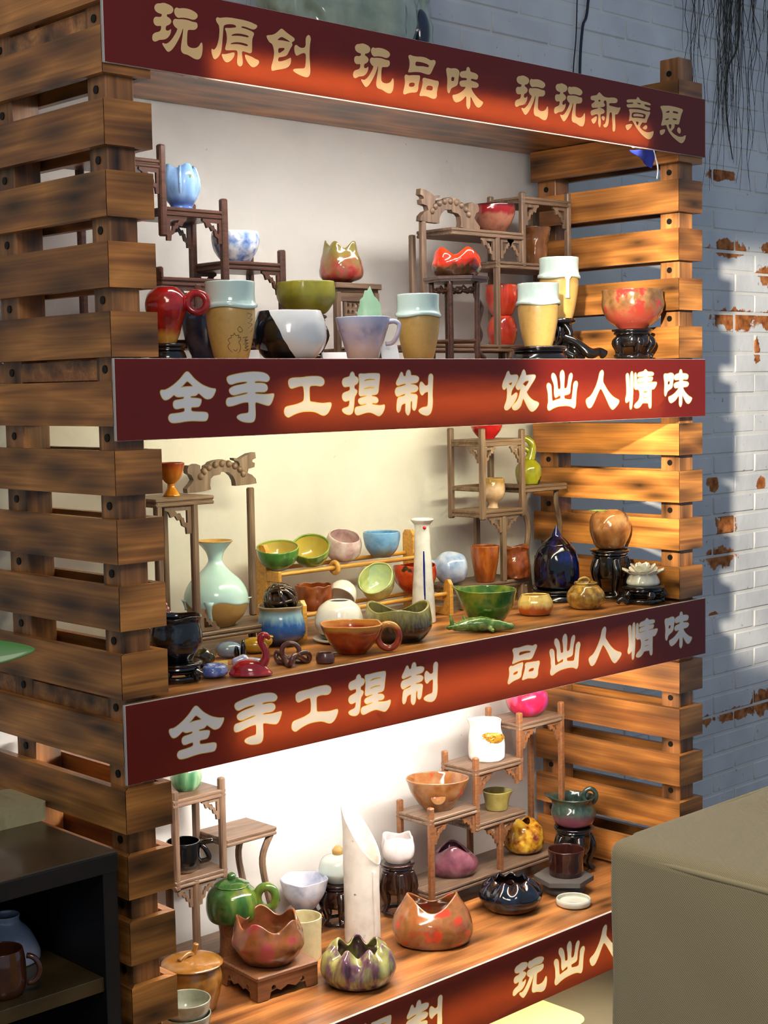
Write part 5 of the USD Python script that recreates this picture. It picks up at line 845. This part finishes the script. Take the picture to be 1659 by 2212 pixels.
round_stand('wooden_pot_stand', 'dark wooden stand under the white bowl with blue wash', (.795, .44, Z3), .045, .062, 'brown_lacquer', 4)
put('washed_bowl', 'white bowl with blue-grey wash left of the tall rolled vase', 'bowl', (.795, .44, .2236), vessel(sc([(.4, 0), (.5, .05), (.85, .5), (1, 1)], .058, .072), .003, 56, comb(lobe(8, .02), rimw(4, .002))), 'white_blue_wash')
round_stand('wooden_pot_stand', 'brown carved stand under the pale celadon jar', (.893, .425, Z3), .045, .1085, 'brown_lacquer')
t = thing('round_jar', 'pale celadon round jar with a brown knob behind the rolled vase', 'jar', (.893, .425, .2700)); part(t, 'body', solid(sc([(.6, 0), (.95, .3), (1, .5), (.8, .85), (.3, 1)], .048, .068), 48), MATS['ice_celadon'], True); part(t, 'knob', move(solid([(.012, 0), (.014, .012), (.006, .022)], 24), (0, 0, .066)), MATS['tan_bisque'], True)
def rolled(v, tt):
    v = v.copy(); a = np.arctan2(v[:, 1], v[:, 0])-AC; v[:, 2] += -.075*tt**3*np.sin(a+.35)*(np.abs(v[:, 2]) > .02); return v
t = thing('rolled_vase', 'tall raw white vase like a rolled sheet with a slanting top', 'vase', (.864, .308, Z3)); part(t, 'body', vessel(sc([(.92, 0), (.94, .02), (.93, .5), (.96, .85), (1.02, 1)], .046, .262), .0035, 56, comb(rolled, lump(.002, 22, 6, .1)), inner_floor=.1), MATS['raw_white'], True)
part(t, 'overlap_edge', tube(spline([ang(AC+.75, .0445)+(0, 0, .004), ang(AC+.78, .0440)+(0, 0, .06), ang(AC+.70, .0445)+(0, 0, .12), ang(AC+.72, .045)+(0, 0, .175)], 6), .0035, 8), MATS['raw_white'], True)
round_stand('wooden_pot_stand', 'brown carved stand under the white faceted cup', (1.044, .372, Z3), .044, .135, 'brown_lacquer')
put('faceted_cup', 'white faceted cup with a notched rim on a brown carved stand', 'cup', (1.046, .370, .2966), vessel(sc([(.7, 0), (.95, .25), (1, .6), (.88, 1)], .042, .064), .005, 36, comb(lobe(6, .06, .2, 1, .5), rimw(3, .005, AC*-3))), 'facet_white')
put('petal_bowl', 'purple and olive striped petal-shaped bowl at the front of the lowest shelf', 'bowl', (.678, .122, Z3), vessel(sc([(.7, 0), (.88, .12), (1, .42), (.88, .8), (.62, 1)], .084, .080), .006, 96, comb(lobe(7, .07, .3, 1.2, .6), rimw(7, .010, .3, 2), lump(.002, 40, 3))), 'lotus_stripe')
put('pouch_pot', 'big red-brown pouch-shaped pot with folded rim at front centre', 'pot', (.968, .174, Z3), vessel(sc([(.75, 0), (.9, .06), (1, .35), (.92, .65), (.72, .88), (.62, 1)], .092, .100), .006, 96, comb(squash(1.05, .85, AR), rimw(2, .017, -2*AR, 3), lobe(3, .05, .6, 3), lump(.003, 22, 8))), 'pouch_red')
put('crinkled_bowl', 'blue-black bowl with crinkled inward rim right of the pouch pot', 'bowl', (1.267, .192, Z3), vessel(sc([(.6, 0), (.8, .1), (1, .42), (.9, .75), (.58, 1)], .080, .076), .006, 96, comb(rimw(9, .004, 0, 3), lobe(9, .04, 0, 2))), 'ink_blue')
put('button_dish', 'small white button-shaped dish at the front near the beige armchair', 'dish', (1.398, .095, Z3), vessel(sc([(.85, 0), (.97, .2), (1, .7), (.96, 1)], .045, .017), .004, 48), 'jade_white')
t = thing('slab_stand', 'grey hexagonal slab stand under the dark brown cup', 'pot stand', (1.462, .180, Z3)); part(t, 'top', trimesh.creation.extrude_polygon(hx(.074).buffer(.004), .012).apply_translation((0, 0, .030)), MATS['slate'], 30); part(t, 'base', solid([(.05, 0), (.054, .01), (.044, .03)], 24, lobe(6, .08)), MATS['slate'], True)
put('dark_cup', 'dark brown cylindrical cup on the grey slab stand', 'cup', (1.475, .182, .2038), vessel(sc([(.9, 0), (.93, .05), (.94, .6), (1, 1)], .048, .066), .004, 48), 'maroon')
round_stand('wooden_pot_stand', 'tall black stand under the dark leaf-spouted teapot', (1.605, .262, Z3), .054, .128)
t = thing('leaf_teapot', 'dark green and plum teapot with leaf spout and ring handle, far right', 'teapot', (1.605, .262, .2898)); part(t, 'body', vessel(sc([(.65, 0), (.9, .15), (1, .45), (.85, .8), (.95, 1)], .060, .078), .004, 56, comb(spout(AR+math.pi, .45, .4, .008), lump(.003, 36, 2))), MATS['crab_green'], True)
part(t, 'handle', tube([ang(AR, .044+.017*math.cos(q))+(0, 0, .080+.020*math.sin(q)) for q in np.linspace(0, 2*np.pi, 20, endpoint=False)], .0065, 9, True), MATS['crab_green'], True)
stand('brown stepped curio stand rising to the right on the lowest visible shelf',
      [(1.094, .30, .20, .436), (1.094, .41, .20, .437), (1.26, .30, .34, .533), (1.26, .41, .34, .533), (1.43, .30, .44, .622), (1.43, .41, .44, .622), (1.60, .30, .20, .625), (1.60, .41, .20, .60), (1.349, .30, .215, .35), (1.352, .41, .215, .35), (1.10, .30, Z3, .21), (1.60, .42, Z3, .21), (1.10, .42, Z3, .21)],
      [(1.086, 1.268, .292, .418, .408), (1.252, 1.438, .292, .418, .503), (1.422, 1.608, .292, .418, .592), (1.252, 1.445, .292, .418, .360), (1.088, 1.61, .292, .430, .220)],
      [(1.102, .390, .297, 1), (1.252, .390, .297, -1), (1.27, .485, .297, 1), (1.422, .485, .297, -1), (1.44, .574, .297, 1), (1.592, .574, .297, -1), (1.341, .342, .297, -1), (1.357, .342, .297, 1)], m='carved_wood', mf='rosewood_flat')
t = thing('medallion_bowl', 'brown-red pointed bowl with a medallion on the lowest step of the right stand', 'bowl', (1.172, .352, .4082)); part(t, 'body', vessel(sc([(.42, 0), (.48, .05), (.8, .5), (1, 1)], .074, .078), .004, 56, comb(squash(1.1, .9, AR), lump(.002, 30, 4))), MATS['medallion_bowl'], True); part(t, 'medallion', tilt(solid([(.018, 0), (.018, .003), (.008, .006)], 24), (1, 0, 0), 68).apply_transform(trimesh.transformations.rotation_matrix(AC+math.pi/2, (0, 0, 1))).apply_translation(ang(AC, .050)+(0, 0, .042)), MATS['medallion_bowl'], True)
t = thing('milk_jug', 'white jug with a textured gold patch on the middle step', 'jug', (1.358, .352, .5032)); part(t, 'body', vessel(sc([(.9, 0), (1, .1), (.98, .5), (.8, .8), (.82, 1)], .048, .104), .004, 56, comb(spout(AR+math.pi, .35, .3, .004), lump(.002, 40, 3))), MATS['jug_white'], True)
gp = trimesh.creation.icosphere(4, 1).apply_scale((.034, .006, .015)); v = np.array(gp.vertices); v[:, 1] += .022*(v[:, 0]/.034)**2*.55; v += .003*(meshkit.noise(v*300)[:, None]-.5); gp = TM(v, gp.faces); gp.apply_transform(trimesh.transformations.rotation_matrix(AC+math.pi/2, (0, 0, 1))); part(t, 'gold_patch', gp.apply_translation(ang(AC+.25, .0445)+(0, 0, .064)), MATS['gold_leaf'], True)
put('round_bowl', 'magenta round bowl on the highest step under the third sign', 'bowl', (1.525, .355, .5922), vessel(sc([(.5, 0), (.85, .2), (1, .5), (.9, .8), (.6, 1)], .058, .082), .004, 56), 'magenta')
put('spouted_bowl', 'small pale olive bowl with a lip on the inner shelf of the right stand', 'bowl', (1.395, .352, .3602), vessel(sc([(.7, 0), (.8, .1), (.9, .6), (1, 1)], .037, .050), .003, 48, spout(AR, .25, .4)), 'pale_olive')
put('pouch_pot', 'plum purple pouch pot with a dark opening on the base of the right stand', 'pot', (1.235, .362, .2202), vessel(sc([(.75, 0), (.95, .2), (1, .5), (.75, .9), (.6, 1)], .060, .070), .005, 64, comb(squash(1.1, .85, AR), rimw(2, .012, -2*AC, 3))), 'plum')
put('apple_pot', 'gold and red speckled apple-shaped pot with a torn opening', 'pot', (1.505, .355, .2202), vessel(sc([(.6, 0), (.9, .15), (1, .45), (.8, .85), (.35, 1)], .056, .086), .005, 64, comb(rimw(2, .008, 0, 3), lump(.003, 40, 5))), 'gold_red')
put('cream_tray', 'large cream rounded tray on the floor below the lowest sign', 'tray', (0, 0, 0), cat(extr(Polygon([(.70, .08), (1.34, .08), (1.34, .46), (.70, .46)]).buffer(.05), .035, 'z').apply_translation((0, 0, FLOOR))), 'cream_enamel', smooth=30)
# ------------------------------------------------------------------ around the shelf
glaze('celadon_sculpture', ('7c8a78', '9aa692', 'aab4a0'), 20, rough=.12)
t = thing('celadon_sculpture', 'pale celadon ceramic sculpture with flowing folds on top of the shelf', 'sculpture', (.76, .22, 2.1662))
g = trimesh.creation.icosphere(5, 1); v = np.array(g.vertices); f = .5+.5*np.sin(14*meshkit.fbm(v*1.6+3, 3, 2)+6*v[:, 2]+4*np.arctan2(v[:, 1], v[:, 0])); v = v*(1+.10*f)[:, None]*np.array([.20, .13, .26]); v[:, 2] = np.maximum(v[:, 2]+.18, 0)
part(t, 'body', TM(v, g.faces), MATS['celadon_sculpture'], True)
part(t, 'column', solid([(.045, 0), (.05, .05), (.036, .16), (.045, .3), (.02, .4)], 32, lump(.02, 24, 4)).apply_translation((.225, -.02, 0)), MATS['celadon_sculpture'], True)
plain('dark_blue_gloss', '1a2438', .15, .5); part(t, 'dark_bead', trimesh.creation.icosphere(3, 1).apply_scale((.022, .02, .05)).apply_translation((.185, -.075, .11)), MATS['dark_blue_gloss'], True)
plain('cable_blue', '10182c', .5)
solo('hanging_cable', 'dark blue cable hanging down the wall above the shelf', 'cable', cat(tube(spline([(2.05, .523, 3.0), (2.019, .524, 2.592), (1.992, .524, 2.51), (1.978, .524, 2.383), (1.975, .52, 2.2)], 5), .004, 8), tube(spline([(1.97, .525, 2.6), (1.963, .525, 2.479), (1.949, .525, 2.373), (1.945, .522, 2.2)], 5), .0018, 6)), MATS['cable_blue'])
plain('dry_root_brown', '3a352e', .8); rng = np.random.default_rng(21); rs = []
for i in range(70):
    x = 2.52+.5*rng.random() if i > 25 else 2.74+.06*rng.normal(); L = rng.uniform(.25, .75); p = [(x, .527, 2.95)]
    for k in range(9): x += rng.normal()*.014-.003; p.append((x, .526-.008*rng.random(), 2.95-L*(k+1)/9*1.15))
    rs.append(tube(spline(p, 3), [.0016, .0005], 4))
rs.append(tube(spline([(2.808, .524, 2.95), (2.795, .524, 2.6), (2.734, .524, 2.488), (2.724, .524, 2.354), (2.761, .524, 2.203)], 6), [.004, .003, .0015], 6))
solo('dry_roots', 'tangle of thin dry dark roots hanging on the wall at upper right', 'roots', cat(*rs), MATS['dry_root_brown'], kind='stuff')
# beige armchair in the foreground
n = {'tc': ('texture_coordinate', {}), 'm': ('mapping', {'scale': (1, 1, 1), 'rotation': (0, .7, .5)}), 'w': ('wave_texture', {'scale': 150.0, 'distortion': 1.5, 'detail': 1.0}), 'r': ('rgb_ramp', {'ramp': [(0, lin('a08c66')), (1, lin('c2ad82'))]}), 'bp': ('bump', {'strength': .25, 'distance': .001}), 'p': ('principled_bsdf', {'roughness': .9, 'sheen_weight': .2, 'specular_ior_level': .2})}
mat('beige_twill', n, [('tc.object', 'm.vector'), ('m.vector', 'w.vector'), ('w.fac', 'r.fac'), ('r.color', 'p.base_color'), ('w.fac', 'bp.height'), ('bp.normal', 'p.normal')], 'p.BSDF'); plain('piping_beige', 'b8a478', .8)
t = thing('armchair', 'beige twill covered armchair with piped seams at lower right', 'armchair', (0, 0, 0))
a = m3.Manifold.batch_hull([m3.Manifold.sphere(.022, 24).translate((x, y, z)) for x in (.116, .95) for y in (-1.055, -1.85) for z in (FLOOR+.022, .832)]).refine_to_length(.035).to_mesh()
v = a.vert_properties[:, :3].copy(); c = meshkit.fbm(v*np.array([5, 5, 3]), 3, 4)-.5; v[:, 0] -= .022*c*(v[:, 0] < .28); v[:, 2] += .012*c*(v[:, 2] > .7)
part(t, 'cover', TM(v, a.tri_verts), MATS['beige_twill'], True)
part(t, 'piping', tube([(.099, y, .838) for y in np.linspace(-1.06, -1.84, 12)], .0045, 8), MATS['piping_beige'], True); part(t, 'piping', tube([(x, -1.042, .848) for x in np.linspace(.15, .94, 12)], .0045, 8), MATS['piping_beige'], True)
put('dark_pouch', 'black rounded object lying on top of the beige armchair at the frame edge', 'object', (.42, -1.14, .850), trimesh.creation.icosphere(3, 1).apply_scale((.05, .035, .016)).apply_translation((0, 0, .016)), 'black_lacquer')
# low dark cabinet
plain('cabinet_black', '0e0c0b', .5); glaze('cabinet_top', ('2c2113', '46361e', '57462a'), 6, rough=.3, coat=.2)
t = thing('low_cabinet', 'low black cabinet with a worn brown top beside the slatted shelf', 'cabinet', (0, 0, 0)); X0, X1 = -1.2, -.022
part(t, 'top', box(X0, .0, .612, X1, .515, .645, .002), MATS['cabinet_top'], False); part(t, 'front_rail', box(X0, -.003, .608, X1, .012, .641, .001), MATS['cabinet_black'], False)
for x in (X0, X1-.03): part(t, 'side_panel', box(x, .002, FLOOR, x+.03, .51, .612, .001), MATS['cabinet_black'], False)
part(t, 'back_panel', box(X0+.03, .49, FLOOR, X1-.03, .51, .612, .001), MATS['cabinet_black'], False); part(t, 'inner_shelf', box(X0+.03, .01, .385, X1-.03, .49, .412, .001), MATS['cabinet_top'], False); part(t, 'bottom', box(X0+.03, .01, FLOOR+.03, X1-.03, .49, FLOOR+.06, .001), MATS['cabinet_black'], False)
glaze('porcelain_blue', ('a8b4cc', 'c4cce0'), 20, spots=('2c3c94', 40, .70)); glaze('mug_brown', ('3a2012', '5c3018'), 24)
put('porcelain_bowl', 'blue-white porcelain bowl turned upside down inside the black cabinet', 'bowl', (-.13, .22, .4125), vessel(sc([(1, 0), (.98, .2), (.72, .6), (.42, .85), (.42, 1)], .062, .085), .003, 48), 'porcelain_blue')
t = thing('brown_mug', 'brown mug with loop handle inside the black cabinet', 'mug', (-.222, .075, .4125)); part(t, 'body', vessel(sc([(.8, 0), (1, .2), (1, .7), (.9, 1)], .042, .082), .003, 40), MATS['mug_brown'], True); part(t, 'handle', tube([ang(AR, .046+.022*math.cos(q))+(0, 0, .045+.025*math.sin(q)) for q in np.linspace(-1.6, 1.6, 14)], .005, 8), MATS['mug_brown'], True)
put('wooden_box', 'pale rounded box on the black cabinet at the left frame edge', 'box', (-.085, .345, .6452), extr(Polygon([(-.07, -.06), (.07, -.06), (.07, .06), (-.07, .06)]).buffer(.015), .035, 'z'), 'cream_clay', smooth=30)
t = thing('potted_plant', 'green leaf of a potted plant reaching in at the left frame edge', 'plant', (-.62, .13, .6452)); plain('leaf_green', '3c7a22', .4, .2); plain('pot_clay', '6a4a34', .6)
part(t, 'pot', vessel(sc([(.7, 0), (.85, .4), (1, 1)], .07, .12), .005, 40), MATS['pot_clay'], True)
for dx, dy, z in ((.30, -.15, .405), (-.1, -.1, .45), (.05, .12, .5), (-.18, .05, .38)):
    e = np.array((dx, dy, z)); part(t, 'stem', tube(spline([(0, 0, .05), (dx*.3, dy*.3, z*.8), e], 5), .003, 6), MATS['leaf_green'], True)
    g = trimesh.creation.icosphere(3, 1).apply_scale((.065, .022, .002)); g.vertices[:, 1] *= (1-.5*g.vertices[:, 0]/.065*.9).clip(.05, 2); d = math.atan2(dy, dx)
    part(t, 'leaf', g.apply_transform(trimesh.transformations.rotation_matrix(math.radians(60), (1, 0, 0))).apply_transform(trimesh.transformations.rotation_matrix(d, (0, 0, 1))).apply_translation(e+np.array((.05*math.cos(d), .05*math.sin(d), 0))), MATS['leaf_green'], True)
